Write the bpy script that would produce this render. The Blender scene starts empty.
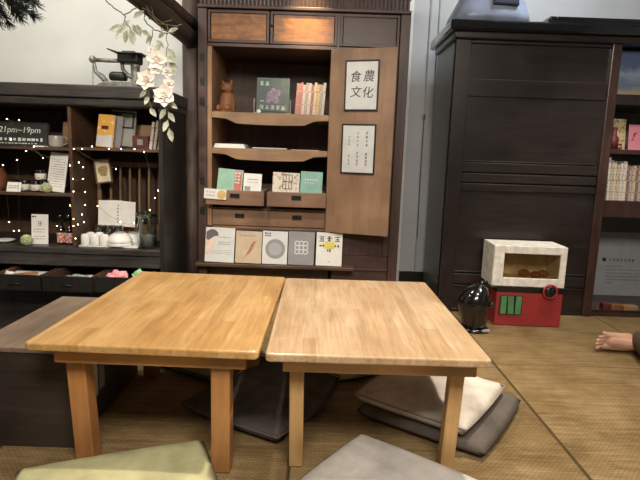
import bpy, bmesh, math, random
from mathutils import Vector, Matrix, Euler
random.seed(7)
PI = math.pi
SC = bpy.context.scene
COL = SC.collection

# ------------------------------------------------------------------ camera
F, PITCH, ROLL, HC = 518.0, 0.1568, 0.034, 0.917
cd = bpy.data.cameras.new('camera'); cam = bpy.data.objects.new('camera', cd); COL.objects.link(cam)
cd.sensor_width = 36; cd.lens = F * 36 / 640; cd.clip_start = .05
cam.matrix_world = Matrix.Translation((0, 0, HC)) @ Matrix.Rotation(PI / 2 - PITCH, 4, 'X') @ Matrix.Rotation(ROLL, 4, 'Z')
SC.camera = cam


def at(x, y, Y):
    """the place in the room at depth Y that was measured at x, y in the photograph"""
    u, v = x - 320, y - 240
    c, s = math.cos(ROLL), math.sin(ROLL)
    a, b = c * u + s * v, -s * u + c * v
    X, up = a / F, -b / F
    Yy = math.cos(PITCH) + up * math.sin(PITCH); Z = -math.sin(PITCH) + up * math.cos(PITCH)
    return Vector((X / Yy * Y, Y, Z / Yy * Y + HC))


# ------------------------------------------------------------------ materials
def lin(c):
    return tuple(((v / 255) / 12.92 if v / 255 <= .04045 else ((v / 255 + .055) / 1.055) ** 2.4) for v in c[:3]) + (1,)


MATS = {}


def newmat(name):
    m = bpy.data.materials.new(name); m.use_nodes = True
    MATS[name] = m
    nt = m.node_tree
    return m, nt, nt.nodes['Principled BSDF']


def coords(nt, scale=(1, 1, 1), rot=(0, 0, 0)):
    tc = nt.nodes.new('ShaderNodeTexCoord'); mp = nt.nodes.new('ShaderNodeMapping')
    mp.inputs['Scale'].default_value = scale; mp.inputs['Rotation'].default_value = rot
    nt.links.new(tc.outputs['Object'], mp.inputs['Vector'])
    return mp.outputs['Vector']


def ramp(nt, fac, stops):
    r = nt.nodes.new('ShaderNodeValToRGB')
    while len(r.color_ramp.elements) < len(stops): r.color_ramp.elements.new(.5)
    for e, (p, c) in zip(r.color_ramp.elements, stops): e.position = p; e.color = lin(c)
    nt.links.new(fac, r.inputs['Fac'])
    return r.outputs['Color']


def bump(nt, bs, h, strength=.2, dist=.002):
    b = nt.nodes.new('ShaderNodeBump'); b.inputs['Strength'].default_value = strength; b.inputs['Distance'].default_value = dist
    nt.links.new(h, b.inputs['Height']); nt.links.new(b.outputs['Normal'], bs.inputs['Normal'])


def noise(nt, vec, scale, detail=4, rough=.55, dist=0):
    n = nt.nodes.new('ShaderNodeTexNoise')
    n.inputs['Scale'].default_value = scale; n.inputs['Detail'].default_value = detail
    n.inputs['Roughness'].default_value = rough; n.inputs['Distortion'].default_value = dist
    nt.links.new(vec, n.inputs['Vector'])
    return n.outputs['Fac']


def mixc(nt, fac, a, b, mode='MIX'):
    m = nt.nodes.new('ShaderNodeMix'); m.data_type = 'RGBA'; m.blend_type = mode
    for s, v in ((0, fac), (6, a), (7, b)):
        if hasattr(v, 'node'): nt.links.new(v, m.inputs[s])
        else: m.inputs[s].default_value = v
    return m.outputs[2]


def wood(name, dark, light, axis='z', scale=1.0, rough=.45, coat=0, contrast=(.3, .72), dist=1.2, bmp=.12, fig=False):
    m, nt, bs = newmat(name)
    s = {'x': (1.2, 14, 14), 'y': (14, 1.2, 14), 'z': (14, 14, 1.2)}[axis]
    v = coords(nt, tuple(k * scale for k in s))
    n1 = noise(nt, v, 2.2, 6, .6, dist)
    c = ramp(nt, n1, [(contrast[0], dark), (contrast[1], light)])
    v2 = coords(nt, (1.7, 1.7, 1.7))
    n2 = noise(nt, v2, 2.5 if not fig else 5, 3, .5, 0 if not fig else 2.5)
    c2 = ramp(nt, n2, [(.3, (190, 190, 190)), (.7, (255, 255, 255))])
    nt.links.new(mixc(nt, 1.0, c, c2, 'MULTIPLY'), bs.inputs['Base Color'])
    bs.inputs['Roughness'].default_value = rough
    bs.inputs['Coat Weight'].default_value = coat; bs.inputs['Coat Roughness'].default_value = .2
    bump(nt, bs, n1, bmp, .001)
    return m


def butcher(name, tones, rough=.3):
    """glued-up staves running away from the viewer"""
    m, nt, bs = newmat(name)
    v = coords(nt, (1, 1, 1), (0, 0, PI / 2))
    br = nt.nodes.new('ShaderNodeTexBrick'); nt.links.new(v, br.inputs['Vector'])
    br.offset = .37; br.inputs['Scale'].default_value = 1.0
    br.inputs['Brick Width'].default_value = .31; br.inputs['Row Height'].default_value = .042
    br.inputs['Mortar Size'].default_value = .0006; br.inputs['Mortar Smooth'].default_value = .4
    br.inputs['Color1'].default_value = (0, 0, 0, 1); br.inputs['Color2'].default_value = (1, 1, 1, 1); br.inputs['Mortar'].default_value = (.12, .12, .12, 1)
    br.inputs['Bias'].default_value = 0
    n1 = noise(nt, coords(nt, (26, 1.6, 26)), 2.6, 6, .6, .8)
    grain = ramp(nt, n1, [(.25, (205, 198, 190)), (.7, (255, 255, 255))])
    base = ramp(nt, br.outputs['Color'], [(0, tones[0]), (.5, tones[1]), (1, tones[2])])
    n2 = noise(nt, coords(nt, (3, 2, 3)), 2, 3)
    blot = ramp(nt, n2, [(.3, (225, 220, 212)), (.7, (255, 255, 255))])
    c = mixc(nt, 1.0, mixc(nt, 1.0, base, grain, 'MULTIPLY'), blot, 'MULTIPLY')
    nt.links.new(c, bs.inputs['Base Color'])
    bs.inputs['Roughness'].default_value = rough
    bs.inputs['Coat Weight'].default_value = .25; bs.inputs['Coat Roughness'].default_value = .22
    return m


def plain(name, c, rough=.5, metal=0, var=.08, vs=14, bmp=0, spec=.5, coat=0):
    m, nt, bs = newmat(name)
    n = noise(nt, coords(nt), vs, 3)
    lo = tuple(max(0, k * (1 - var)) for k in c); hi = tuple(min(255, k * (1 + var)) for k in c)
    nt.links.new(ramp(nt, n, [(.3, lo), (.7, hi)]), bs.inputs['Base Color'])
    bs.inputs['Roughness'].default_value = rough; bs.inputs['Metallic'].default_value = metal
    bs.inputs['Specular IOR Level'].default_value = spec; bs.inputs['Coat Weight'].default_value = coat
    if bmp: bump(nt, bs, n, bmp, .002)
    return m


def fabric(name, c, var=.12, rough=.95, weave=420, wr=.12):
    m, nt, bs = newmat(name)
    n = noise(nt, coords(nt), 9, 4)
    lo = tuple(k * (1 - var) for k in c); hi = tuple(min(255, k * (1 + var)) for k in c)
    nt.links.new(ramp(nt, n, [(.3, lo), (.7, hi)]), bs.inputs['Base Color'])
    bs.inputs['Roughness'].default_value = rough; bs.inputs['Specular IOR Level'].default_value = .15
    n2 = noise(nt, coords(nt), weave, 2)
    bump(nt, bs, n2, .25, .001)
    return m


def printed(name, paper, ink, sx=60, sz=90, lo=.52, hi=.6, rough=.6):
    """paper with small irregular printed marks"""
    m, nt, bs = newmat(name)
    n = noise(nt, coords(nt, (sx, sx, sz)), 1, 2, .5)
    nt.links.new(ramp(nt, n, [(lo, paper), (hi, ink)]), bs.inputs['Base Color'])
    bs.inputs['Roughness'].default_value = rough
    return m


def glow(name, c, e):
    m, nt, bs = newmat(name)
    bs.inputs['Emission Color'].default_value = lin(c); bs.inputs['Emission Strength'].default_value = e
    n = noise(nt, coords(nt), 20, 2); nt.links.new(ramp(nt, n, [(.3, c), (.7, c)]), bs.inputs['Base Color'])
    return m


def glass(name, tint=(235, 240, 238), rough=.05):
    """thin clear pane or vessel: lets light through, mirrors a little at grazing angles"""
    m, nt, bs = newmat(name); nt.nodes.remove(bs)
    tr = nt.nodes.new('ShaderNodeBsdfTransparent'); tr.inputs['Color'].default_value = lin(tint)
    gl = nt.nodes.new('ShaderNodeBsdfGlossy'); gl.inputs['Roughness'].default_value = rough
    lw = nt.nodes.new('ShaderNodeLayerWeight'); lw.inputs['Blend'].default_value = .45
    n = noise(nt, coords(nt), 30, 2); b = nt.nodes.new('ShaderNodeBump'); b.inputs['Strength'].default_value = .15; b.inputs['Distance'].default_value = .002
    nt.links.new(n, b.inputs['Height']); nt.links.new(b.outputs['Normal'], gl.inputs['Normal']); nt.links.new(b.outputs['Normal'], lw.inputs['Normal'])
    mx = nt.nodes.new('ShaderNodeMixShader')
    nt.links.new(lw.outputs['Facing'], mx.inputs[0]); nt.links.new(tr.outputs[0], mx.inputs[1]); nt.links.new(gl.outputs[0], mx.inputs[2])
    nt.links.new(mx.outputs[0], nt.nodes['Material Output'].inputs['Surface'])
    return m


def tatami_mat_material(name):
    m, nt, bs = newmat(name)
    br = nt.nodes.new('ShaderNodeTexBrick'); nt.links.new(coords(nt), br.inputs['Vector'])
    br.offset = .5; br.inputs['Scale'].default_value = 1
    br.inputs['Brick Width'].default_value = .016; br.inputs['Row Height'].default_value = .009
    br.inputs['Mortar Size'].default_value = .0014
    br.inputs['Color1'].default_value = lin((152, 130, 92)); br.inputs['Color2'].default_value = lin((163, 142, 104)); br.inputs['Mortar'].default_value = lin((126, 105, 72))
    n = noise(nt, coords(nt, (2.5, 30, 1)), 2, 5)
    n3 = noise(nt, coords(nt), 6, 4, .6)
    c = mixc(nt, 1.0, br.outputs['Color'], ramp(nt, n, [(.3, (200, 190, 172)), (.7, (255, 255, 255))]), 'MULTIPLY')
    c = mixc(nt, 1.0, c, ramp(nt, n3, [(.3, (205, 196, 180)), (.65, (255, 255, 255))]), 'MULTIPLY')
    nt.links.new(c, bs.inputs['Base Color']); bs.inputs['Roughness'].default_value = .7
    bs.inputs['Specular IOR Level'].default_value = .3
    bump(nt, bs, br.outputs['Fac'], -.18, .0012)
    return m


M_tableL = butcher('honey_butcher_block', [(202, 158, 98), (213, 171, 112), (222, 182, 124)])
M_tableR = butcher('pale_butcher_block', [(202, 170, 132), (212, 182, 146), (220, 193, 159)])
M_legL = wood('honey_pine', (170, 114, 64), (198, 142, 88), 'z', rough=.4, contrast=(.2, .8))
M_apL = wood('honey_pine_rail', (172, 118, 68), (200, 146, 92), 'x', rough=.4, contrast=(.2, .8))
M_legR = wood('pale_pine', (186, 142, 88), (214, 176, 124), 'z', rough=.4, contrast=(.2, .8))
M_apR = wood('pale_pine_rail', (190, 146, 94), (216, 178, 128), 'x', rough=.4, contrast=(.2, .8))
M_tatami = tatami_mat_material('tatami_straw')
M_heri = fabric('tatami_border', (82, 68, 46))
M_darkfloor = wood('dark_floorboards', (24, 19, 16), (46, 38, 32), 'y', rough=.6)
M_plasterW = plain('white_plaster', (228, 228, 222), .9, var=.025, vs=3, bmp=.05)
M_plasterG = plain('grey_plaster', (186, 188, 188), .9, var=.03, vs=3, bmp=.05)
M_batten = plain('grey_batten', (168, 170, 172), .8, var=.04)
M_ceil = plain('ceiling_paint', (150, 140, 128), .9, var=.04)
M_blk = wood('blackened_wood', (20, 18, 17), (40, 35, 32), 'z', rough=.45, bmp=.3)
M_blkx = wood('blackened_wood_lengthwise', (36, 34, 33), (84, 80, 76), 'x', rough=.4, bmp=.3)
M_shelfin = wood('dark_brown_boards', (66, 46, 34), (100, 74, 56), 'z', rough=.6)
M_shelfbd = wood('shelf_board', (70, 50, 36), (108, 80, 58), 'x', rough=.5)
M_redbrown = wood('red_brown_wood', (60, 41, 34), (88, 60, 49), 'z', rough=.5, coat=.04)
M_redbrownx = wood('red_brown_wood_lengthwise', (60, 41, 34), (88, 60, 49), 'x', rough=.5, coat=.04)
M_burl = wood('figured_veneer', (112, 68, 26), (172, 110, 46), 'x', scale=.55, rough=.5, coat=.08, dist=4, fig=True)
M_latt = wood('lattice_wood', (112, 84, 56), (150, 118, 82), 'z', rough=.55)
M_cabin = wood('cabinet_inside', (78, 60, 52), (104, 82, 72), 'z', rough=.6)
M_tan = wood('tan_wood', (156, 118, 82), (184, 146, 108), 'x', rough=.5, contrast=(.2, .85))
M_tanz = wood('tan_wood_upright', (150, 112, 78), (180, 140, 102), 'z', rough=.5, contrast=(.2, .85))
M_drawer = wood('drawer_wood', (130, 98, 74), (158, 122, 94), 'x', rough=.5, contrast=(.2, .85))
M_door = wood('door_wood', (146, 112, 84), (170, 136, 106), 'z', rough=.45, contrast=(.2, .85))
M_warp = wood('wardrobe_wood', (32, 27, 26), (50, 42, 39), 'x', rough=.32, coat=.2, bmp=.05)
M_warz = wood('wardrobe_wood_upright', (32, 26, 25), (48, 38, 35), 'z', rough=.32, coat=.2, bmp=.05)
M_warpost = wood('wardrobe_post', (54, 36, 33), (78, 53, 47), 'z', rough=.35, coat=.2, bmp=.05)
M_lacq = plain('black_lacquer', (22, 22, 24), .12, var=.1, coat=.6)
M_log = wood('bark_brown_log', (48, 40, 35), (92, 76, 66), 'y', scale=.8, rough=.8, bmp=.8)
M_post = wood('weathered_post', (58, 46, 40), (104, 86, 76), 'z', scale=.8, rough=.7, bmp=.6)
M_bench = wood('bench_side', (54, 44, 38), (72, 60, 52), 'x', rough=.5)
M_benchtop = wood('bench_top', (120, 102, 86), (150, 130, 112), 'y', rough=.55)
M_iron = plain('grey_iron', (120, 122, 114), .5, .5, var=.25, vs=40, bmp=.3)
M_irond = plain('black_iron', (36, 38, 36), .45, .5, var=.25, vs=40, bmp=.2)
M_brass = plain('dull_brass', (120, 96, 60), .4, .7)
M_green = fabric('sage_fabric', (180, 176, 134))
M_white = fabric('pale_grey_fabric', (178, 172, 164))
M_beige = fabric('stone_fabric', (198, 189, 178))
M_beigepipe = fabric('stone_piping', (150, 140, 128))
M_dkgrey = fabric('dark_grey_fabric', (98, 90, 83))
M_black = fabric('charcoal_fabric', (84, 78, 73), var=.2)
M_pale = fabric('pale_olive_fabric', (206, 198, 150))
M_olive = fabric('olive_grey_fabric', (168, 158, 126))
M_pipe = fabric('piping', (96, 90, 84))
M_paper = plain('white_paper', (226, 224, 218), .7, var=.03)
M_papergrey = plain('grey_paper', (150, 148, 144), .6, var=.06)
M_pages = plain('page_edges', (214, 206, 190), .8, var=.06, vs=60)
M_ink = plain('ink', (34, 32, 32), .7)
M_inklt = plain('grey_ink', (120, 118, 116), .7)
M_red = plain('red_paint', (148, 46, 46), .45, var=.12, vs=5)
M_redc = plain('red_print', (184, 104, 92), .6)
M_blackp = plain('black_plastic', (16, 16, 17), .18, var=.1, coat=.6)
M_silver = plain('silver_metal', (200, 200, 198), .3, .6)
M_mottle = plain('speckled_white_foam', (226, 220, 210), .75, var=.09, vs=26, bmp=.2)
M_cav = plain('cream_lining', (228, 214, 182), .8, var=.1)
M_bread = plain('baked_crust', (150, 92, 52), .6, var=.25, vs=40)
M_greenp = plain('green_paint', (76, 124, 82), .5, var=.15, vs=12)
M_chalkb = plain('green_black_slate', (34, 42, 38), .7, var=.2)
M_chalk = plain('chalk', (206, 212, 206), .9)
M_ceram = plain('white_porcelain', (226, 224, 218), .2, var=.03, coat=.3)
M_ceramg = plain('grey_glaze', (158, 152, 146), .3, var=.1, coat=.3)
M_glass = glass('clear_glass')
M_clear = glass('clear_plastic', (236, 238, 236), .15)
M_label = printed('jar_label', (206, 200, 186), (120, 112, 100))
M_jar = plain('dark_sauce_jar', (26, 18, 15), .12, var=.1, coat=.5)
M_redlabel = printed('red_bottle_label', (172, 98, 90), (214, 192, 178), 90, 90, .5, .56)
M_ball = plain('pale_green_pompom', (156, 164, 124), .9, var=.22, vs=60, bmp=.6)
M_leaf = plain('dusty_green_leaf', (160, 164, 144), .7, var=.2, vs=30)
M_petal = plain('cream_petal', (226, 220, 210), .7, var=.04)
M_petalp = plain('pink_heart', (220, 176, 164), .7)
M_vine = plain('brown_vine', (92, 76, 60), .8, var=.2)
M_pine = plain('blue_green_needles', (40, 54, 52), .7, var=.25, vs=20)
M_bulb = glow('warm_bulb', (255, 226, 178), 9)
M_wire = plain('thin_wire', (70, 60, 46), .4, .5)
M_carve = wood('carved_brown_wood', (112, 68, 38), (168, 112, 66), 'z', rough=.6, bmp=.4)
M_skin = plain('skin', (190, 146, 122), .55, var=.06, vs=10)
M_trous = fabric('brown_trousers', (92, 78, 64))
M_shirt = fabric('dark_shirt', (58, 56, 60))
M_hair = plain('dark_hair', (28, 22, 20), .6)
M_frame = plain('black_frame', (30, 26, 24), .4, var=.1)
M_mountp = plain('poster_paper', (208, 208, 204), .35, var=.03, coat=.35)
M_bluebag = plain('blue_grey_sheeting', (128, 136, 156), .35, var=.14, vs=8, bmp=.3)
M_teal = plain('teal_cover', (128, 176, 162), .5, var=.06)
M_mint = plain('mint_cover', (142, 182, 158), .5, var=.06)
M_dkgreen = plain('dark_green_cover', (54, 70, 62), .45, var=.15, vs=20)
M_tancov = plain('tan_cover', (190, 170, 144), .6, var=.05)
M_greycov = plain('grey_cover', (140, 138, 138), .5, var=.06)
M_ltcov = plain('light_cover', (206, 206, 204), .5, var=.03)
M_orange = printed('orange_cover', (222, 168, 76), (236, 214, 170), 30, 40, .56, .64)
M_pink = plain('pink_plastic', (226, 150, 158), .5, var=.08)
M_greenbag = plain('green_plastic', (134, 190, 136), .4, var=.1)
M_winered = plain('wine_red_card', (92, 40, 38), .5, var=.15)
M_cardyel = printed('cream_card', (196, 180, 136), (140, 116, 78), 50, 50, .5, .62)
M_cardpink = printed('pink_card', (206, 130, 146), (120, 60, 60), 22, 22, .56, .62)
M_maroon = plain('maroon_plastic', (96, 40, 40), .5)
M_manga = [printed('row_cover_%s' % n, c, k, 40, 60, .5, .62) for n, c, k in (('rose', (168, 116, 110), (186, 140, 132)), ('cream', (190, 178, 164), (166, 140, 128)), ('grey', (150, 144, 140), (176, 170, 164)), ('ochre', (190, 166, 116), (160, 130, 90)), ('wine', (146, 100, 96), (176, 140, 132)))]
M_bk = [printed('book_spine_%s' % n, c, k, 50, 70, .5, .6) for n, c, k in (('white', (200, 194, 184), (150, 142, 134)), ('buff', (186, 170, 146), (130, 112, 92)), ('brown', (120, 84, 74), (160, 130, 116)), ('ash', (160, 158, 154), (110, 106, 104)))]
M_board = plain('grey_board', (160, 162, 164), .7, var=.03)
M_boardd = plain('greyish_back', (110, 112, 110), .8, var=.05)


# ------------------------------------------------------------------ mesh builder
class MB:
    def __init__(s): s.v = []; s.f = []

    def add(s, vs, fs, mat=None):
        o = len(s.v)
        for p in vs:
            p = Vector(p); s.v.append(mat @ p if mat is not None else p)
        s.f += [tuple(i + o for i in f) for f in fs]
        return s

    def box(s, x0, x1, y0, y1, z0, z1, mat=None):
        vs = [(x, y, z) for z in (z0, z1) for y in (y0, y1) for x in (x0, x1)]
        return s.add(vs, [(0, 2, 3, 1), (4, 5, 7, 6), (0, 1, 5, 4), (2, 6, 7, 3), (0, 4, 6, 2), (1, 3, 7, 5)], mat)

    def prism(s, poly, h0, h1, axis='y', mat=None):
        n = len(poly)
        def P(a, b, h): return {'y': (a, h, b), 'z': (a, b, h), 'x': (h, a, b)}[axis]
        vs = [P(a, b, h0) for a, b in poly] + [P(a, b, h1) for a, b in poly]
        fs = [tuple(range(n)), tuple(range(2 * n - 1, n - 1, -1))] + [(i, i + n, (i + 1) % n + n, (i + 1) % n) for i in range(n)]
        return s.add(vs, fs, mat)

    def frustum(s, bot, top):
        """box between two four-cornered rings"""
        return s.add(list(bot) + list(top), [(3, 2, 1, 0), (4, 5, 6, 7)] + [(i, (i + 1) % 4, (i + 1) % 4 + 4, i + 4) for i in range(4)])

    def lathe(s, prof, n=20, mat=None, closed=False):
        vs = []; fs = []
        for r, z in prof:
            for k in range(n): a = 2 * PI * k / n; vs.append((r * math.cos(a), r * math.sin(a), z))
        m = len(prof)
        for i in range(m if closed else m - 1):
            for k in range(n):
                fs.append((i * n + k, i * n + (k + 1) % n, (i + 1) % m * n + (k + 1) % n, (i + 1) % m * n + k))
        if not closed:
            fs.append(tuple(range(n))[::-1]); fs.append(tuple((m - 1) * n + k for k in range(n)))
        return s.add(vs, fs, mat)

    def tube(s, pts, r, n=8):
        pts = [Vector(p) for p in pts]; L = len(pts)
        rs = r if isinstance(r, (list, tuple)) else [r] * L
        vs = []; fs = []; up = None
        for i, p in enumerate(pts):
            t = (pts[min(i + 1, L - 1)] - pts[max(i - 1, 0)]).normalized()
            if up is None: up = Vector((0, 0, 1)) if abs(t.z) < .9 else Vector((1, 0, 0))
            a = t.cross(up)
            if a.length < 1e-4: a = t.cross(Vector((0, 1, .3)))
            a.normalize(); b = t.cross(a).normalized(); up = a.cross(t) if False else up
            for k in range(n):
                q = 2 * PI * k / n
                vs.append(p + a * rs[i] * math.cos(q) + b * rs[i] * math.sin(q))
        for i in range(L - 1):
            for k in range(n): fs.append((i * n + k, i * n + (k + 1) % n, (i + 1) * n + (k + 1) % n, (i + 1) * n + k))
        fs.append(tuple(range(n))[::-1]); fs.append(tuple((L - 1) * n + k for k in range(n)))
        return s.add(vs, fs)

    def ball(s, c, r, nu=14, nv=9, mat=None):
        if not isinstance(r, (tuple, list)): r = (r, r, r)
        vs = [(c[0], c[1], c[2] - r[2])]; fs = []
        for j in range(1, nv):
            t = PI * j / nv
            for k in range(nu):
                a = 2 * PI * k / nu
                vs.append((c[0] + r[0] * math.sin(t) * math.cos(a), c[1] + r[1] * math.sin(t) * math.sin(a), c[2] - r[2] * math.cos(t)))
        vs.append((c[0], c[1], c[2] + r[2])); e = len(vs) - 1
        for k in range(nu):
            fs.append((0, 1 + (k + 1) % nu, 1 + k)); fs.append((e, e - nu + k, e - nu + (k + 1) % nu))
        for j in range(nv - 2):
            for k in range(nu):
                a = 1 + j * nu
                fs.append((a + k, a + (k + 1) % nu, a + nu + (k + 1) % nu, a + nu + k))
        return s.add(vs, fs, mat)

    def torus(s, c, R, r, n=20, m=8, mat=None):
        vs = []; fs = []
        for i in range(n):
            a = 2 * PI * i / n
            for j in range(m):
                b = 2 * PI * j / m; q = R + r * math.cos(b)
                vs.append((c[0] + q * math.cos(a), c[1] + q * math.sin(a), c[2] + r * math.sin(b)))
        for i in range(n):
            for j in range(m): fs.append((i * m + j, (i + 1) % n * m + j, (i + 1) % n * m + (j + 1) % m, i * m + (j + 1) % m))
        return s.add(vs, fs, mat)

    def build(s, name, mat, parent=None, bevel=0, smooth=False, loc=None, rot=None, seg=2):
        me = bpy.data.meshes.new(name); me.from_pydata([tuple(p) for p in s.v], [], s.f); me.update()
        bm = bmesh.new(); bm.from_mesh(me); bmesh.ops.recalc_face_normals(bm, faces=bm.faces[:]); bm.to_mesh(me); bm.free()
        o = bpy.data.objects.new(name, me); COL.objects.link(o)
        me.materials.append(mat)
        if parent is not None: o.parent = parent
        if loc is not None: o.location = loc
        if rot is not None: o.rotation_euler = rot
        if bevel:
            b = o.modifiers.new('bevel', 'BEVEL'); b.width = bevel; b.segments = seg; b.limit_method = 'ANGLE'; b.angle_limit = .6
        if smooth:
            for p in me.polygons: p.use_smooth = True
        return o


def B(*a): return MB().box(*a)


def tag(o, label, cat, group=None):
    o['label'] = label; o['category'] = cat
    if group: o['group'] = group
    return o


def thing(name, label, cat, loc=(0, 0, 0), rot=(0, 0, 0), group=None):
    o = bpy.data.objects.new(name, None); COL.objects.link(o); o.empty_display_size = .05
    o.location = loc; o.rotation_euler = rot
    return tag(o, label, cat, group)


def struct(o): o['kind'] = 'structure'; return o


def dup(root, loc, rot=None, label=None):
    r = root.copy(); COL.objects.link(r); r.location = loc
    if rot is not None: r.rotation_euler = rot
    if label: r['label'] = label
    for ch in list(root.children):
        c = ch.copy(); COL.objects.link(c); c.parent = r
        for g in list(ch.children):
            d = g.copy(); COL.objects.link(d); d.parent = c
    return r


def text(body, size, mat, parent, loc, rot=(PI / 2, 0, 0), name='lettering', bold=0, align='CENTER', shear=0, depth=.0004, lead=1):
    cu = bpy.data.curves.new('t', 'FONT'); cu.body = body; cu.size = size; cu.offset = bold; cu.extrude = depth
    cu.align_x = align; cu.align_y = 'CENTER'; cu.shear = shear; cu.space_line = lead
    t = bpy.data.objects.new('t', cu); COL.objects.link(t)
    dg = bpy.context.evaluated_depsgraph_get(); me = bpy.data.meshes.new_from_object(t.evaluated_get(dg))
    bpy.data.objects.remove(t); bpy.data.curves.remove(cu)
    me.materials.clear(); me.materials.append(mat); me.name = name
    o = bpy.data.objects.new(name, me); COL.objects.link(o); o.parent = parent; o.location = loc; o.rotation_euler = rot
    return o


def bars(rows, parent, mat, name='lettering', y=-.0006, d=.0006):
    """lines of tiny writing as short raised dashes: rows of (x0, x1, z, height, character width)"""
    mb = MB()
    for x0, x1, z, h, cw in rows:
        x = x0
        while x < x1 - cw * .4:
            w = cw * random.uniform(.55, .95)
            hh = h * random.uniform(.6, 1)
            mb.box(x, min(x + w, x1), y - d, y, z - hh / 2, z + hh / 2); x += cw * 1.15
    return mb.build(name, mat, parent)


def strokes(cells, size, parent, mat, name='lettering', y=-.0006, w=.12, seed=1):
    """characters too small or blurred to read in the photograph: a few brush strokes in each (x, z) cell"""
    rd = random.Random(seed); mb = MB(); h = size / 2
    for x, z in cells:
        for k in range(3):
            zz = z + h * (.75 - .7 * k) + rd.uniform(-.1, .1) * h; a = h * rd.uniform(.5, .95); mb.box(x - a, x + a, y - .0005, y, zz - size * w / 2, zz + size * w / 2)
        for k in range(rd.choice((1, 2, 2))):
            xx = x + rd.uniform(-.5, .5) * h; b = h * rd.uniform(.5, .95); mb.box(xx - size * w / 2, xx + size * w / 2, y - .0005, y, z - b, z + b)
    return mb.build(name, mat, parent)


# ------------------------------------------------------------------ the room
BACK = 3.93
f = MB(); f.box(-2.7, 3.0, -.6, BACK + .1, -.2, -.05); f.box(-2.7, -.97, -.6, BACK, -.05, 0); f.box(-.97, 2.63, -.6, .5, -.05, 0); f.box(2.63, 3.0, -.6, BACK, -.05, 0)
struct(f.build('floor', M_darkfloor))
struct(B(-2.7, 3.0, -.6, BACK + .1, 2.45, 2.55).build('ceiling', M_ceil))
struct(B(-2.8, .62, BACK, BACK + .1, 0, 2.45).build('wall_back', M_plasterW))
struct(B(.62, 3.0, BACK, BACK + .1, 0, 2.45).build('wall_alcove', M_plasterG))
struct(B(-2.8, -2.7, -.6, BACK, 0, 2.45).build('wall_left', M_plasterW))
struct(B(2.9, 3.0, -.6, BACK, 0, 2.45).build('wall_right', M_plasterG))
struct(B(-2.7, 2.9, -.7, -.6, 0, 2.45).build('wall_rear', M_ceil))
# battens and skirting on the grey alcove wall between the two cupboards
for i, (x, w) in enumerate(((.735, .010), (.80, .010))):
    struct(B(x, x + w, BACK - .014, BACK, .08, 2.3).build('trim_%d' % (i + 1), M_batten, bevel=.002))
struct(B(.62, 1.2, BACK - .02, BACK, 0, .075).build('baseboard_back', M_blk))
hk = thing('wall_hook', 'small dark cord hook on the grey wall between the two cupboards', 'hook', (at(424, 117, BACK - .02)))
B(-.012, .012, -.004, .006, -.02, .02).build('back_plate', M_iron, hk)
MB().tube([(0, 0, 0), (0, -.02, -.004), (0, -.028, .012)], .004, 6).build('prong', M_irond, hk, smooth=True)
MB().tube([(0, -.01, 0), (-.004, -.012, -.3), (.004, -.012, -.9)], .002, 5).build('cord', M_wire, hk)

mats_l = {(0, 0): 'tatami mat under the honey-coloured table', (1, 0): 'tatami mat under the pale table',
          (2, 0): 'tatami mat in the right foreground, nearer than the bare foot',
          (0, 1): 'tatami mat reaching the tan-doored cabinet from behind the honey table', (1, 1): 'tatami mat carrying the black rounded machine behind the pale table',
          (2, 1): 'tatami mat with the red box standing on it'}
for (i, j), lab in mats_l.items():
    x0 = -.97 + .9 * i; y0, y1 = ((.5, 2.3), (2.3, 4.0 - .08))[j]
    t = thing('tatami_mat', lab, 'mat', (x0 + .45, (y0 + y1) / 2, -.05), group='tatami mats on the floor')
    hy = (y1 - y0) / 2
    B(-.449, .449, -hy + .002, hy - .002, 0, .0485).build('mat_core', M_tatami, t)
    for sx in (-1, 1): B(min(sx * .449, sx * .444), max(sx * .449, sx * .444), -hy + .002, hy - .002, .0485, .0495).build('border', M_heri, t)
t = thing('tatami_mat', 'tatami mat farthest right, under the seated person', 'mat', (-.97 + 2.7 + .45, 2.2, -.05), group='tatami mats on the floor')
B(-.449, .449, -1.69, 1.69, 0, .0485).build('mat_core', M_tatami, t)

# post and logs
p0, p1 = at(184, 60, 3.45), at(198, 60, 3.45)
post = tag(MB().lathe([(.06, 0), (.062, .5), (.059, 1.1), (.060, 1.6), (.06, 2.45)], 14).build('wooden_post', M_post, None, smooth=True, loc=((p0.x + p1.x) / 2 - .005, 3.49, 0)),
           'weathered brown upright post between shelf unit and tall cabinet', 'post')
a, b = Vector((-.857, 3.44, 1.635)), Vector((-.928, 2.75, 1.675)); d = b - a
log = MB().tube([a + d * k for k in (0, .3, .62, 1, 1.4, 2.2, 3.2, 4)], [.058, .056, .06, .055, .057, .06, .058, .06], 12)
log = tag(log.build('log_beam', M_log, smooth=True), 'thick rough brown log beam draped with the flower garland', 'beam')
a, b = at(196, 26, 3.46), at(166, 0, 2.95); d = b - a
log2 = tag(MB().tube([a + d * k for k in (-.02, .4, 1, 2, 4)], [.034, .032, .035, .033, .034], 10).build('slim_beam', M_log, smooth=True), 'slimmer dark beam running beside the garlanded log', 'beam')


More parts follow.
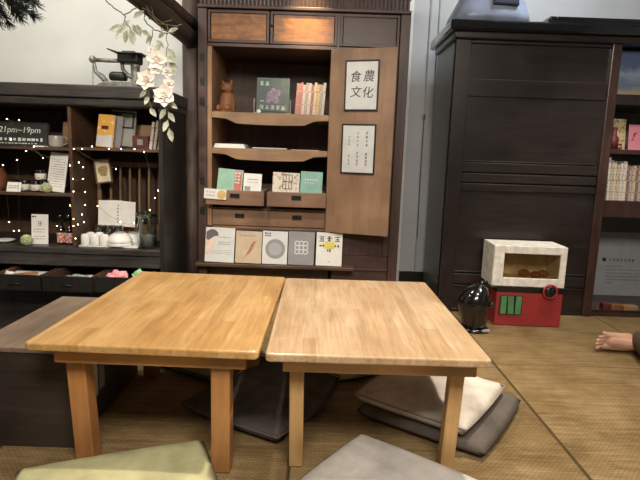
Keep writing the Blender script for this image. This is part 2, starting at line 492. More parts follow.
# ------------------------------------------------------------------ low tables
def table(label, cx, cy, W, L, ht, rz, tilt, mt, ml, ma, legs, lw, apron, group='low tables'):
    t = thing('low_table', label, 'table', (cx, cy, 0), (0, 0, rz), group)
    th = .024
    # top with rounded corners
    poly = []
    r = .014
    for (sx, sy, a0) in ((1, 1, 0), (-1, 1, 90), (-1, -1, 180), (1, -1, 270)):
        for k in range(5):
            an = math.radians(a0 + k * 22.5); poly.append((sx * (W / 2 - r) + r * math.cos(an), sy * (L / 2 - r) + r * math.sin(an)))
    tp = MB().prism(poly, -th, 0, 'z').build('tabletop', mt, t, bevel=.006, seg=3, loc=(0, 0, ht), rot=(0, -tilt, 0))
    z1 = ht - th - .001; z0 = z1 - .046
    ax0, ax1, ay0, ay1 = apron
    B(ax0, ax1, ay0, ay0 + .022, z0, z1).build('rail', ma, t, bevel=.002)
    B(ax0, ax1, ay1 - .022, ay1, z0, z1).build('rail', ma, t, bevel=.002)
    for x in (ax0 + .03, ax1 - .052): B(x, x + .022, ay0 + .022, ay1 - .022, z0 + .006, z1).build('side_rail', ml, t, bevel=.002)
    for bx, tx, by, ty in legs:
        h = lw / 2
        def ring(x, y, z): return [(x - h, y - h, z), (x + h, y - h, z), (x + h, y + h, z), (x - h, y + h, z)]
        MB().frustum(ring(bx, by, 0.001), ring(tx, ty, z1)).build('leg', ml, t, bevel=.004)
    return t


cx, cy = -.467, 1.7713
table('honey-coloured low wooden table with an orange-tinged stave top', cx, cy, .634, .893, .3997, -.0125, -.0028, M_tableL, M_legL, M_apL,
      [(-.670 - cx, -.692 - cx, 1.437 - cy, 1.437 - cy), (-.262 - cx, -.264 - cx, 1.412 - cy, 1.412 - cy), (-.688 - cx, -.69 - cx, 2.05 - cy, 2.05 - cy), (-.262 - cx, -.262 - cx, 2.05 - cy, 2.05 - cy)],
      .055, (-.725 - cx, -.19 - cx, 1.368 - cy, 2.12 - cy))
cx, cy = .1645, 1.7587
table('pale unstained low wooden table with lighter stave top', cx, cy, .609, .886, .3987, .0096, .001, M_tableR, M_legR, M_apR,
      [(-.053 - cx, -.058 - cx, 1.448 - cy, 1.435 - cy), (.402 - cx, .412 - cx, 1.455 - cy, 1.44 - cy), (-.05 - cx, -.05 - cx, 2.03 - cy, 2.03 - cy), (.40 - cx, .41 - cx, 2.07 - cy, 2.07 - cy)],
      .042, (-.095 - cx, .445 - cx, 1.365 - cy, 2.12 - cy))


# ------------------------------------------------------------------ cushions
def cushion(label, c, size, rot, th, mat, pipe=None, z=0.0, lift=None, crease=0, loose=False):
    t = thing('floor_cushion', label, 'cushion', (c[0], c[1], z), (0, 0, math.radians(rot)), 'floor cushions')
    n = 22; h = size / 2
    rnd = random.Random(int(c[0] * 1000) + 5)
    ph = [rnd.uniform(0, 6) for _ in range(6)]
    def pt(i, j, top):
        u, v = -1 + 2 * i / n, -1 + 2 * j / n
        # pinch square into a rounded square
        k = 1 - .035 * (u * u) * (v * v)
        x, y = u * h * k, v * h * k
        m = max(abs(u), abs(v)); e = (1 - m ** 9) ** .5
        puff = .80 + .20 * (1 - u * u) * (1 - v * v)
        w = .0018 * (math.sin(7 * u + ph[0] + 2 * math.sin(3 * v + ph[1])) + math.sin(8 * v + ph[2] + u * 3)) * crease
        zt = th * .5 + (th * .5 * e * puff + w * e if top else -th * .5 * e)
        if lift: zt += lift(x, y)
        return (x, y, max(zt, .0005))
    vs = []; fs = []; idx = {}
    for top in (1, 0):
        for i in range(n + 1):
            for j in range(n + 1):
                edge = i in (0, n) or j in (0, n)
                if edge and not top: idx[(0, i, j)] = idx[(1, i, j)]; continue
                idx[(top, i, j)] = len(vs); vs.append(pt(i, j, top))
    for top in (1, 0):
        for i in range(n):
            for j in range(n):
                q = [idx[(top, i, j)], idx[(top, i + 1, j)], idx[(top, i + 1, j + 1)], idx[(top, i, j + 1)]]
                fs.append(tuple(q if top else q[::-1]))
    MB().add(vs, fs).build('cushion_pad', mat, t, smooth=True)
    if pipe is not None:
        path = []
        for s, (du, dv) in enumerate(((1, 0), (0, 1), (-1, 0), (0, -1))):
            for k in range(n):
                i, j = ((k, 0), (n, k), (n - k, n), (0, n - k))[s]; p = pt(i, j, 1); path.append(Vector(p) * 1.0 + Vector((p[0] * .006, p[1] * .006, th * .12)))
        path.append(path[0])
        MB().tube(path, .003, 6).build('piping', pipe, t, smooth=True)
    return t


cushion('sage green cushion lying in front of the honey table', (-.49, 1.175), .53, 21.5, .055, M_green)
cushion('pale grey cushion with its corner pointing under the pale table', (.197, 1.285), .43, 54, .055, M_white)
cushion('dark grey cushion under the stone-coloured one beside the right table leg', (.47, 1.80), .475, 56, .062, M_dkgrey)
cushion('stone-coloured creased cushion stacked on the dark grey one', (.425, 1.79), .425, 55, .062, M_beige, M_beigepipe, z=.058, crease=1.6)
cushion('charcoal cushion with thin piping under the gap between both tables', (-.19, 1.81), .43, 60, .055, M_black, M_pipe, crease=2, lift=lambda x, y: .00 + .06 * max(0, (x - .10) / .11) ** 2)
cushion('pale olive cushion at the back under the pale table', (.17, 2.25), .36, 28, .045, M_pale)
cushion('olive grey cushion at the back under the honey table', (-.485, 2.215), .36, 60, .045, M_olive, M_pipe)

# ------------------------------------------------------------------ bench at the left
t = thing('bench', 'dark low bench with a grey-brown top left of the honey table', 'bench', (-.893, 1.77, 0))
B(-.155, .155, -.285, .285, .306, .323).build('bench_top', M_benchtop, t, bevel=.003)
B(-.15, .15, -.28, -.265, 0, .306).build('front_panel', M_bench, t)
B(-.15, .15, .265, .28, 0, .306).build('back_panel', M_bench, t)
for s in (-1, 1): B(min(s * .15, s * .135), max(s * .15, s * .135), -.265, .265, 0, .306).build('side_panel', M_bench, t)
t = thing('hanging_papers', 'white papers hanging on the bench side behind the table leg', 'paper', (-.7365, 1.64, .10))
B(0, .002, -.05, .012, 0, .19).build('sheet', M_paper, t); B(.0025, .0045, .018, .06, .012, .19).build('sheet', M_papergrey, t)

# ------------------------------------------------------------------ black display shelf (left)
SX0, SX1, SY, SB = -2.15, -.88, 2.9, 3.38
t = thing('display_shelf', 'black open display shelf with drawers along the left wall', 'shelf', (0, 0, 0))
B(SX0 - .03, SX1 + .012, SY - .05, SB, 1.196, 1.262).build('top_board', M_blkx, t, bevel=.006)
B(SX0 - .02, SX1 + .004, SY - .03, SB, 1.155, 1.195).build('top_moulding', M_blkx, t, bevel=.008)
for x0, x1 in ((SX0, SX0 + .03), (SX1 - .022, SX1)): B(x0, x1, SY - .02, SB, 0, 1.155).build('side_panel', M_blk, t)
B(SX0 + .03, SX1 - .022, SB - .015, SB, 0, 1.155).build('back_panel', M_shelfin, t)
B(-1.405, -1.387, SY, SB - .015, .372, 1.155).build('divider', M_shelfbd, t)
B(SX0 + .03, -1.405, SY, SB - .015, .910, .926).build('shelf_board', M_shelfbd, t, bevel=.002)
B(-1.387, SX1 - .022, SY, SB - .015, .916, .932).build('shelf_board', M_shelfbd, t, bevel=.002)
B(SX0 + .03, -1.405, SY, SB - .015, .655, .672).build('shelf_board', M_shelfbd, t, bevel=.002)
B(SX0 + .03, SX1 - .022, SY - .03, SB - .015, .335, .371).build('counter', M_blkx, t, bevel=.006)
B(SX0 + .03, SX1 - .022, SY - .012, SY + .015, .262, .335).build('drawer_rail', M_blkx, t, bevel=.003)
B(SX0 + .03, SX1 - .022, SY, SB - .015, .0, .135).build('plinth', M_blk, t)
M_openin = plain('pale_drawer_lining', (188, 180, 166), .8)
for i, x in enumerate((-1.76, -1.482, -1.206)):
    dx = .268
    yf = (2.70, 2.70, 2.715)[i]
    dr = B(x, x + dx, yf, yf + .014, .160, .245).build('drawer', M_blk, t, bevel=.002)
    s_ = MB(); s_.box(x + .004, x + .014, yf + .014, SY + .1, .165, .243); s_.box(x + dx - .014, x + dx - .004, yf + .014, SY + .1, .165, .243); s_.box(x + .014, x + dx - .014, yf + .014, SY + .1, .165, .172)
    s_.build('drawer_box', M_shelfbd, dr)
    MB().tube([(x + dx / 2 - .03, yf, .205), (x + dx / 2 - .03, yf - .014, .2), (x + dx / 2 + .03, yf - .014, .2), (x + dx / 2 + .03, yf, .205)], .004, 6).build('handle', M_irond, dr, smooth=True)
# drawer contents
def crumple(name, label, cat, c, r, mat, seed, group=None):
    rd = random.Random(seed); mb = MB().ball((0, 0, 0), 1, 18, 12)
    for i, v in enumerate(mb.v):
        k = 1 + .22 * math.sin(5 * v.x + seed) * math.cos(6 * v.y + seed * 2) + .15 * math.sin(9 * v.z + 4 * v.x) + rd.uniform(-.06, .06)
        mb.v[i] = Vector((v.x * r[0] * k, v.y * r[1] * k, max(v.z * r[2] * k, -r[2])))
    o = mb.build(name, mat, None, loc=(c[0], c[1], c[2] + r[2]))
    return tag(o, label, cat, group)


zb = .1722
tag(B(-.1, .1, -.06, .06, 0, .045).build('paper_stack', M_paper, None, bevel=.002, loc=(-1.64, 2.86, zb)), 'white papers filling the open drawer with the wooden spoons', 'paper')
crumple('paper_bag', 'crumpled white paper in the leftmost open drawer', 'bag', (-1.705, 2.775, zb + .001), (.034, .026, .033), M_paper, 3)
M_spoon = wood('spoon_wood', (150, 104, 62), (196, 146, 96), 'x', rough=.5)
for k, (x, y, rz, lab) in enumerate(((-1.635, 2.765, .5, 'tan wooden spoon lying uppermost beside the crumpled paper'), (-1.652, 2.802, .5, 'tan wooden spoon farther from the crumpled paper'))):
    t = thing('wooden_spoon', lab, 'spoon', (x, y, zb + .048 + .0 * k), (0, -.06, rz), 'wooden spoons in the drawer')
    MB().ball((-.035, 0, .006), (.028, .018, .008)).build('bowl', M_spoon, t, smooth=True)
    MB().tube([(-.012, 0, .006), (.04, 0, .008), (.085, 0, .008)], [.006, .005, .006], 7).build('handle', M_spoon, t, smooth=True)
crumple('plastic_packet', 'clear grey plastic packet in the middle open drawer', 'packet', (-1.33, 2.79, zb), (.085, .05, .03), plain('grey_film', (150, 152, 150), .25, var=.25, vs=30), 11)
crumple('pink_bag', 'pink plastic bag in the right-hand open drawer', 'bag', (-1.118, 2.80, zb + .001), (.056, .042, .043), M_pink, 5)
crumple('green_bag', 'pale green plastic bag beside the pink one', 'bag', (-1.0, 2.80, zb + .001), (.034, .042, .046), M_greenbag, 8)


# ---- helpers for books
def book(name, label, cat, w, h, th, cov, loc, rot=(0, 0, 0), group=None, pages=M_pages, spine='side'):
    """front cover faces -y, base at z = 0, centred in x"""
    loc = Vector(loc) + Vector((0, 0, th * math.sin(abs(rot[0])) + w / 2 * math.sin(abs(rot[1])) + .0006))
    t = thing(name, label, cat, loc, rot, group)
    c = MB(); b = min(.0016, th * .22)
    if spine == 'side':
        c.box(-w / 2, w / 2, 0, b, 0, h); c.box(-w / 2, w / 2, th - b, th, 0, h); c.box(-w / 2, -w / 2 + b, b, th - b, 0, h)
        pg = B(-w / 2 + b, w / 2 - b * 1.5, b, th - b, b, h - b * 1.5)
    else:  # spine towards the viewer: w is the thickness, th the depth
        b = min(.0014, w * .2)
        c.box(-w / 2, -w / 2 + b, 0, th, 0, h); c.box(w / 2 - b, w / 2, 0, th, 0, h); c.box(-w / 2 + b, w / 2 - b, 0, b, 0, h)
        pg = B(-w / 2 + b, w / 2 - b, b, th - b * 1.5, b, h - b * 1.5)
    c.build('cover', cov, t); pg.build('pages', pages, t)
    return t


def px(x0, x1, yt, yb, Y):
    """size and foot of something measured x0..x1, yt..yb standing at depth Y"""
    a = at(x0, (yt + yb) / 2, Y); b = at(x1, (yt + yb) / 2, Y); tp = at((x0 + x1) / 2, yt, Y); bt = at((x0 + x1) / 2, yb, Y)
    return (b.x - a.x), (tp.z - bt.z), ((a.x + b.x) / 2)


# ---- things on the display shelf
ZA_L, ZA_R, ZB, ZC = .9265, .9325, .6725, .3715
# chalkboard
t = thing('chalkboard', 'dark chalkboard with chalk dates on the upper left shelf', 'chalkboard', (-1.80, 2.955, ZA_L + .002), (-.10, 0, 0))
B(-.26, .25, 0, .012, 0, .128).build('slate', M_chalkb, t, bevel=.002)
fr = MB(); fr.box(-.262, .252, -.003, .014, .124, .132); fr.box(.246, .256, -.003, .014, 0, .124); fr.build('frame', M_blk, t)
text('8.21pm~19pm', .046, M_chalk, t, (.075, -.0012, .088), shear=.15)
bars([(-.12, .22, .036, .02, .022), (-.1, .2, .014, .006, .016)], t, M_chalk, name='small_writing')
# mug on saucer paper
t = thing('mug', 'grey glazed mug beside the chalkboard', 'mug', (-1.512, 2.98, ZA_L + .0))
MB().lathe([(.0, .001), (.036, .001), (.040, .01), (.041, .06), (.039, .066), (.036, .064), (.036, .012), (0, .01)], 24).build('cup', M_ceramg, t, smooth=True)
MB().tube([(.038, 0, .056), (.056, 0, .058), (.066, 0, .042), (.060, 0, .022), (.040, 0, .014)], .0055, 8).build('handle', M_ceramg, t, smooth=True)
tag(B(-.03, .03, -.03, .03, 0, .006).build('notepad', M_paper, None, loc=(-1.575, 2.935, ZA_L)), 'small white notepad in front of the grey mug', 'notepad')
# orange book, grey book, dark framed book
w, h, x = px(94, 112, 114, 147, 2.95)
t = book('orange_book', 'yellow-orange paperback standing on the right shelf', 'book', w, h, .012, M_orange, (x, 2.95, ZA_R), (-.12, .06, -.25))
B(-w * .5, w * .5, -.001, 0, h * .02, h * .36).build('cover_band', M_ltcov, t); B(-w * .25, w * .2, -.001, 0, h * .55, h * .66).build('cover_print', M_winered, t)
w, h, x = px(111, 120, 115, 147, 3.0)
book('grey_book', 'grey book half hidden behind the orange paperback', 'book', .05, h, .012, M_greycov, (x, 2.985, ZA_R), (-.12, .08, -.2))
t = book('picture_book', 'large black and white book leaning behind the orange paperback', 'book', .15, .212, .014, plain('black_cover', (44, 42, 42), .5, var=.3, vs=16), (-1.165, 3.03, ZA_R), (-.12, .05, -.12))
B(-.068, .068, -.001, 0, .01, .11).build('paper_band', M_papergrey, t); B(-.01, .055, -.001, 0, .12, .195).build('photo_panel', M_greycov, t)
fr = MB(); fr.box(-.075, .075, -.0012, 0, .204, .212); fr.box(.069, .075, -.0012, 0, 0, .204); fr.build('cover_border', M_papergrey, t)
w, h, x = px(137, 153, 133, 147, 3.1)
t = thing('card_box', 'dark red little box in front of the leaning white books', 'box', (x, 3.02, ZA_R))
B(-.046, .046, 0, .05, 0, .075).build('carton', M_winered, t, bevel=.001); B(-.018, .014, -.0008, 0, .024, .056).build('printed_mark', M_papergrey, t)
tag(B(-.07, .07, 0, .012, 0, .14).build('cork_panel', M_tan, None, loc=(-1.06, 3.12, ZA_R + .004), rot=(-.15, 0, 0)), 'tan wooden panel behind the dark red little box', 'panel')
tag(B(-.06, .06, 0, .012, 0, .15).build('wood_panel', M_tan, None, loc=(-1.50, 3.14, ZA_L + .004), rot=(-.15, 0, 0)), 'tan wooden panel behind the grey mug', 'panel')
for k, (xx, lab) in enumerate(((152, 'leftmost of the thin white books leaning by the garland'), (156, 'middle of the thin white books leaning by the garland'), (160.5, 'rightmost of the thin white books leaning by the garland'))):
    p = at(xx, 147, 3.0)
    book('thin_book', lab, 'book', .016, .155 + .008 * k, .11, (M_bk[0], M_bk[1], M_bk[0])[k], (p.x - .01, 3.0, ZA_R), (0, .14, 0), 'thin white books by the garland', spine='front')


# second shelf
def jar(label, loc, r=.03, h=.062, lab_mat=M_label):
    t = thing('sauce_jar', label, 'jar', loc, (0, 0, 0), 'black-lidded sauce jars')
    MB().lathe([(0, .0005), (r * .94, .0005), (r, .006), (r, h * .72), (r * .86, h * .8), (0, h * .8)], 20).build('jar_body', M_jar, t, smooth=True)
    MB().lathe([(r * 1.004, h * .12), (r * 1.012, h * .13), (r * 1.012, h * .66), (r * 1.004, h * .67)], 20).build('paper_label', lab_mat, t, smooth=True)
    MB().lathe([(0, h * .8), (r * .9, h * .8), (r * .92, h * .82), (r * .92, h), (r * .8, h * 1.02), (0, h * 1.02)], 20).build('lid', M_blackp, t, smooth=True)
    return t


zj = ZB
jar('sauce jar standing left of the stacked jars, behind the small white card', (at(13, 190, 2.98).x, 2.99, zj))
jar('sauce jar just right of the small white card', (at(24.5, 190, 2.96).x, 2.965, zj))
j3 = jar('left-hand jar carrying the jar stacked above', (at(36, 190, 2.96).x, 2.965, zj))
jar('sauce jar half hidden behind the pale green ball', (at(44.5, 190, 2.96).x, 2.965, zj), )
jar('topmost jar stacked on the two below', (at(40.8, 177, 2.965).x, 2.965, zj + .0635))
t = thing('dark_pot', 'reddish brown pot at the left edge of the jar shelf', 'pot', (at(-2, 188, 3).x, 3.0, zj))
MB().lathe([(0, .001), (.04, .001), (.055, .04), (.05, .09), (.036, .12), (.04, .13), (.0, .13)], 20).build('pot_body', plain('red_brown_glaze', (112, 70, 48), .35, var=.2), t, smooth=True)
MB().lathe([(0, .13), (.042, .13), (.04, .15), (.012, .16), (.012, .18), (0, .18)], 16).build('lid', M_jar, t, smooth=True)
t = thing('price_card', 'small white tent card in front of the sauce jars', 'card', (at(13.5, 190, 2.92).x, 2.918, zj))
MB().add([(-.04, 0, 0), (.04, 0, 0), (.04, .018, .052), (-.04, .018, .052), (-.04, .04, 0), (.04, .04, 0), (-.04, .0195, .0515), (.04, .0195, .0515)],
         [(0, 1, 2, 3), (4, 5, 7, 6), (3, 2, 7, 6)]).build('card_sheet', M_paper, t)
bars([(-.03, .03, .033, .006, .01), (-.03, .026, .022, .006, .01)], t, M_inklt, y=-.0).rotation_euler = (-.33, 0, 0)
def pompom(label, loc, r):
    mb = MB().ball((0, 0, r * .92), r, 22, 14); rd = random.Random(3)
    for i, v in enumerate(mb.v):
        d = v - Vector((0, 0, r)); mb.v[i] = Vector((0, 0, r)) + d * (1 + rd.uniform(-.07, .05)); mb.v[i].z = max(mb.v[i].z, .0003)
    return tag(mb.build('pompom', M_ball, None, loc=loc), label, 'pompom', 'pale green balls on the shelf')
pompom('pale green ball beside the white tall sheet and jars', (at(46, 190, 2.92).x, 2.925, zj), .029)
pompom('pale green ball in front of the white sign on the counter', (at(26.5, 247, 2.9).x, 2.905, ZC), .032)
t = thing('paper_sheet', 'tall white printed sheet leaning beside the jars', 'sheet', (at(60.5, 190, 2.96).x - .026, 2.95, zj + .0055), (-.16, .08, -.06))
B(-.052, .052, 0, .004, 0, .222).build('sheet', M_paper, t)
bars([(-.04, .04, z, .005, .009) for z in [.03 + .014 * i for i in range(12)]], t, M_papergrey, y=-.0002)
# counter, left bay
t = thing('sign_card', 'upright white sign card on the counter beside the sauce bottles', 'sign', (at(40, 247, 2.95).x, 2.95, ZC), (-.1, 0, .05))
B(-.047, .047, 0, .004, 0, .172).build('card_sheet', M_paper, t)
strokes([(0, .118)], .03, t, M_inklt, seed=3)
bars([(-.034, .034, z, .006, .010) for z in (.085, .07, .045, .03)], t, M_papergrey, y=-.0002)
bars([(-.042, -.02, .158, .012, .012)], t, M_ink, name='corner_mark', y=-.0002)
def bottle(label, loc):
    t = thing('sauce_bottle', label, 'bottle', loc, (0, 0, .3), 'red-labelled sauce bottles')
    MB().lathe([(0, .0005), (.0225, .0005), (.0238, .006), (.0238, .075), (.021, .09), (.011, .105), (.0105, .15), (.0, .15)], 20).build('bottle_glass', M_jar, t, smooth=True)
    MB().lathe([(.024, .012), (.0244, .013), (.0244, .068), (.024, .069)], 20).build('paper_label', M_redlabel, t, smooth=True)
    MB().lathe([(0, .15), (.014, .15), (.014, .178), (.0, .179)], 14).build('cap', M_blackp, t, smooth=True)
    return t
bo = bottle('left one of two red-labelled sauce bottles beside the sign card', (at(61.5, 247, 2.97).x, 2.975, ZC))
dup(bo, (at(70, 247, 2.97).x, 2.97, ZC), (0, 0, -.2), 'right one of two red-labelled sauce bottles, by the shelf divider')
t = thing('dish', 'small white dish at the left end of the counter', 'dish', (at(3, 243, 2.95).x, 2.97, ZC))
MB().lathe([(0, .001), (.03, .001), (.05, .012), (.055, .018), (.05, .016), (.028, .006), (0, .005)], 22).build('dish_body', M_ceram, t, smooth=True)

# right bay: lattice, papers, crockery
LZ = ZC
t = thing('lattice_panel', 'brown wooden lattice panel standing at the back of the right bay', 'lattice', (-1.178, 3.168, LZ + .003), (-.05, 0, 0))
wl, hl = .40, .48
for s in (-1, 1): B(min(s * wl / 2, s * (wl / 2 - .024)), max(s * wl / 2, s * (wl / 2 - .024)), 0, .02, 0, hl).build('stile', M_latt, t, bevel=.002)
B(-wl / 2 + .024, wl / 2 - .024, 0, .02, hl - .03, hl).build('rail', M_latt, t, bevel=.002)
B(-wl / 2 + .024, wl / 2 - .024, 0, .02, .0, .10).build('lower_panel', M_tan, t, bevel=.002)
for k in range(5): x = -wl / 2 + .024 + (wl - .048) * (k + 1) / 6; B(x - .006, x + .006, .003, .017, .10, hl - .03).build('slat', M_latt, t)
B(-.105, .105, 0, .002, 0, .155).build('x', M_paper)
bpy.data.objects.remove(bpy.data.objects['x'])
t = thing('open_booklet', 'open white booklet propped against the lattice slats', 'booklet', (at(118, 226, 3.1).x, 3.09, at(118, 226, 3.1).z), (-.06, .03, .02))
MB().add([(-.115, .0, 0), (0.005, .012, 0), (.105, 0, 0), (.105, 0, .15), (.005, .012, .155), (-.115, 0, .15), (-.115, .004, 0), (.005, .016, 0), (.105, .004, 0), (.105, .004, .15), (.005, .016, .155), (-.115, .004, .15)],
         [(0, 1, 4, 5), (1, 2, 3, 4), (6, 11, 10, 7), (7, 10, 9, 8), (0, 6, 7, 1), (1, 7, 8, 2), (5, 4, 10, 11), (4, 3, 9, 10), (0, 5, 11, 6), (2, 8, 9, 3)]).build('sheets', M_paper, t)
mb = MB()
for k in range(6): mb.box(-.006, .002, .0085, .0105, .02 + .02 * k, .03 + .02 * k)
mb.build('lettering', M_papergrey, t)
c = at(101, 171, 3.09)
t = thing('small_picture', 'small framed picture hung crookedly on the lattice corner', 'picture', (c.x + .01, 3.095, c.z), (-.05, -.14, 0))
B(-.042, .042, 0, .01, -.066, .066).build('mat_board', plain('ivory_mount', (214, 204, 176), .6), t)
fr = MB(); [fr.box(*q) for q in ((-.05, -.041, -.004, .012, -.072, .072), (.041, .05, -.004, .012, -.072, .072), (-.041, .041, -.004, .012, .063, .072), (-.041, .041, -.004, .012, -.072, -.063))]
fr.build('frame', plain('thin_brown_frame', (96, 76, 50), .5), t)
MB().prism([(.028 * math.cos(a) * (1 + .2 * math.sin(3 * a)), .036 * math.sin(a) * (1 + .15 * math.cos(2 * a))) for a in [2 * PI * k / 18 for k in range(18)]], -.001, 0, 'y').build('painted_shape', plain('ochre_brown_paint', (150, 128, 84), .7, var=.25, vs=60), t)
# tray and crockery
t = thing('serving_tray', 'white tray with upturned ends under the cups and bowls', 'tray', (-1.178, 2.985, ZC + .001))
MB().add([(-.2, -.07, .0), (.135, -.07, .0), (.15, -.07, .03), (.154, -.07, .026), (-.2, .165, 0), (.135, .165, 0), (.15, .165, .03), (.154, .165, .026), (-.2, -.07, .006), (.133, -.07, .006), (-.2, .165, .006), (.133, .165, .006)],
         [(0, 1, 9, 8), (1, 3, 2, 9), (4, 10, 11, 5), (5, 11, 6, 7), (8, 9, 11, 10), (9, 2, 6, 11), (0, 4, 5, 1), (1, 5, 7, 3), (0, 8, 10, 4), (2, 3, 7, 6)]).build('tray_body', M_ceram, t)
ZT = ZC + .0078
cp = None
cup_l = ['white upturned cup at the far left of the tray', 'white cup in the back row left on the tray', 'white cup in the front centre of the cup group', 'white upturned cup at the back right of the cup group', 'white cup next to the glazed bowls']
for k, (xx, yy, hh) in enumerate(((85.8, 2.945, .058), (91, 3.015, .062), (95.2, 2.945, .054), (99.8, 3.02, .062), (104.6, 2.95, .056))):
    loc = (at(xx, 246, yy).x, yy, ZT)
    if cp is None:
        cp = thing('cup', cup_l[0], 'cup', loc, group='white cups on the tray')
        MB().lathe([(.025, 0), (.0265, .001), (.026, .03), (.024, .052), (.022, .058), (.016, .058), (.016, .054), (0, .054)], 20).build('cup_body', M_ceram, cp, smooth=True)
        MB().torus((0, 0, .058), .018, .003, 18, 6).build('foot_ring', M_ceram, cp, smooth=True)
    else: dup(cp, loc, None, cup_l[k])
bw = None
for k, (xx, yy, zz, lab) in enumerate(((120, 2.965, 0, 'lowest upturned white bowl of the pair stacked on the tray'), (120, 2.965, .0185, 'upper white bowl turned over onto the lowest one'), (134, 3.098, 0.0, 'white bowl set behind the stacked pair'))):
    loc = (at(xx, 246, yy).x, yy, ZT + zz)
    if bw is None:
        bw = thing('bowl', lab, 'bowl', loc, group='white upturned bowls')
        MB().lathe([(.070, 0), (.072, .002), (.067, .020), (.053, .040), (.033, .052), (.028, .054), (.028, .051), (.050, .037), (.064, .018), (.068, .0)], 28, closed=True).build('bowl_body', M_ceram, bw, smooth=True)
        MB().torus((0, 0, .054), .030, .003, 22, 6).build('foot_ring', M_ceramg, bw, smooth=True)
    else: dup(bw, loc, None, lab)
gl = None
for k, (xx, lab) in enumerate(((99, 'left clear drinking glass behind the cups'), (110.2, 'middle clear drinking glass behind the cups'), (119.8, 'right clear drinking glass behind the cups'))):
    loc = (at(xx, 246, 3.1).x, 3.093, ZT)
    if gl is None:
        gl = thing('drinking_glass', lab, 'glass', loc, group='clear glasses behind the cups')
        MB().lathe([(.0, .0005), (.026, .0005), (.031, .10), (.0285, .10), (.024, .008), (0, .008)], 20).build('glass_body', M_glass, gl, smooth=True)
    else: dup(gl, loc, None, lab)
t = thing('glass_jar', 'tall clear glass jar with flared rim at the right end of the counter', 'jar', (at(153.5, 250, 2.97).x - .026, 2.942, ZC + .001))
MB().lathe([(0, .0005), (.052, .0005), (.055, .01), (.053, .13), (.046, .165), (.056, .2), (.053, .201), (.043, .166), (.05, .13), (.051, .012), (0, .01)], 24).build('jar_body', M_glass, t, smooth=True)
MB().lathe([(0, .012), (.048, .012), (.048, .07), (0, .075)], 18).build('contents', M_papergrey, t, smooth=True)
mb = MB().torus((0, 0, .19), .052, .009, 24, 8); rd = random.Random(4)
for i, v in enumerate(mb.v): mb.v[i] = v + Vector((rd.uniform(-.004, .004), rd.uniform(-.004, .004), rd.uniform(-.006, .006)))
mb.build('film_cover', M_clear, t)

# fairy lights
pts = [(3, 165), (9, 222), (14, 231), (19, 230.6), (17, 160), (26, 151), (34, 146.5), (43, 158), (7, 119), (19, 120), (11, 139.5),
       (74, 149), (82, 149), (92, 146.5), (109, 149), (121, 149), (134.5, 149), (144, 152), (158, 190.5), (155, 198), (150, 210), (134, 223), (120.5, 222), (116, 169), (97.5, 206),
       (79, 162.5), (70, 165.5), (83, 167), (73, 179), (83, 179), (73.5, 191.5), (85, 192), (70, 205.5), (85, 205), (73.5, 219), (82, 214.5), (78, 224.5), (84, 222), (73.5, 226), (75.5, 238.5), (57, 226)]
st = thing('fairy_lights', 'string of tiny warm fairy lights draped over the display shelf', 'string lights', (0, 0, 0))
ws = [at(x, y, 2.855) for x, y in pts]
order = list(range(11)); cur = order[-1]
left = set(range(11, len(pts)))
while left:
    n_ = min(left, key=lambda k: (ws[k] - ws[cur]).length); left.discard(n_); order.append(n_); cur = n_
w = MB()
for a, b in zip(order, order[1:]):
    A_, B_ = ws[a], ws[b]
    w.tube([A_ + Vector((0, .006, .0)), (A_ + B_) / 2 + Vector((0, .006, -.012)), B_ + Vector((0, .006, 0))], .0007, 4)
w.build('wire', M_wire, st)
proto = None
for p in ws:
    if proto is None:
        proto = MB().ball((0, 0, 0), .0034, 8, 6).build('bulb', M_bulb, st, smooth=True, loc=p)
    else:
        o = proto.copy(); COL.objects.link(o); o.location = p; o.parent = st

# antique scale on top of the shelf
zs = 1.262
c = at(120.5, 88, 2.98)
t = thing('balance_scale', 'old grey iron balance scale on top of the display shelf', 'scale', (c.x, 2.98, zs))
MB().prism([(-.11, 0), (.11, 0), (.115, .02), (.09, .035), (-.02, .036), (-.09, .026), (-.115, .012)], -.05, .05, 'y').build('base', M_iron, t, bevel=.005)
MB().tube([(-.075, 0, .03), (-.10, 0, .06), (-.135, 0, .085), (-.145, 0, .15)], [.014, .016, .011, .009], 8).build('bracket', M_iron, t, smooth=True)
MB().lathe([(0, .03), (.022, .03), (.026, .04), (.022, .055), (.024, .12), (.03, .13), (0, .13)], 16).build('pillar', M_iron, t, smooth=True, loc=(.085, 0, 0))
MB().tube([(.075, 0, .06), (.04, 0, .075), (.015, 0, .105), (.012, 0, .15)], [.013, .012, .011, .013], 8).build('curved_arm', M_iron, t, smooth=True)
bmv = MB().tube([(-.15, 0, .15), (-.05, 0, .148), (.05, 0, .15)], .011, 8); bmv.ball((-.15, 0, .152), .02)
bmv.build('beam', M_iron, t, smooth=True)
MB().tube([(-.15, .0, .14), (-.152, 0, .03), (-.15, 0, .006)], .0022, 5).build('hanging_rod', M_iron, t)
MB().lathe([(0, -.045), (.02, -.045), (.027, -.03), (.027, .03), (.02, .045), (0, .045)], 16, Matrix.Translation((-.01, 0, .064)) @ Matrix.Rotation(PI / 2, 4, 'Y')).build('counterweight', M_irond, t, smooth=True)
B(.0, .115, -.045, .045, .135, .185).build('head_block', M_irond, t, bevel=.008)
MB().prism([(-.045, .205), (.01, .188), (.14, .186), (.165, .168), (.16, .164), (.13, .178), (.0, .18), (-.05, .2)], -.06, .06, 'y').build('pan', M_irond, t, bevel=.002)
MB().box(.03, .1, -.05, .05, .186, .195).build('plate', M_irond, t, bevel=.003)

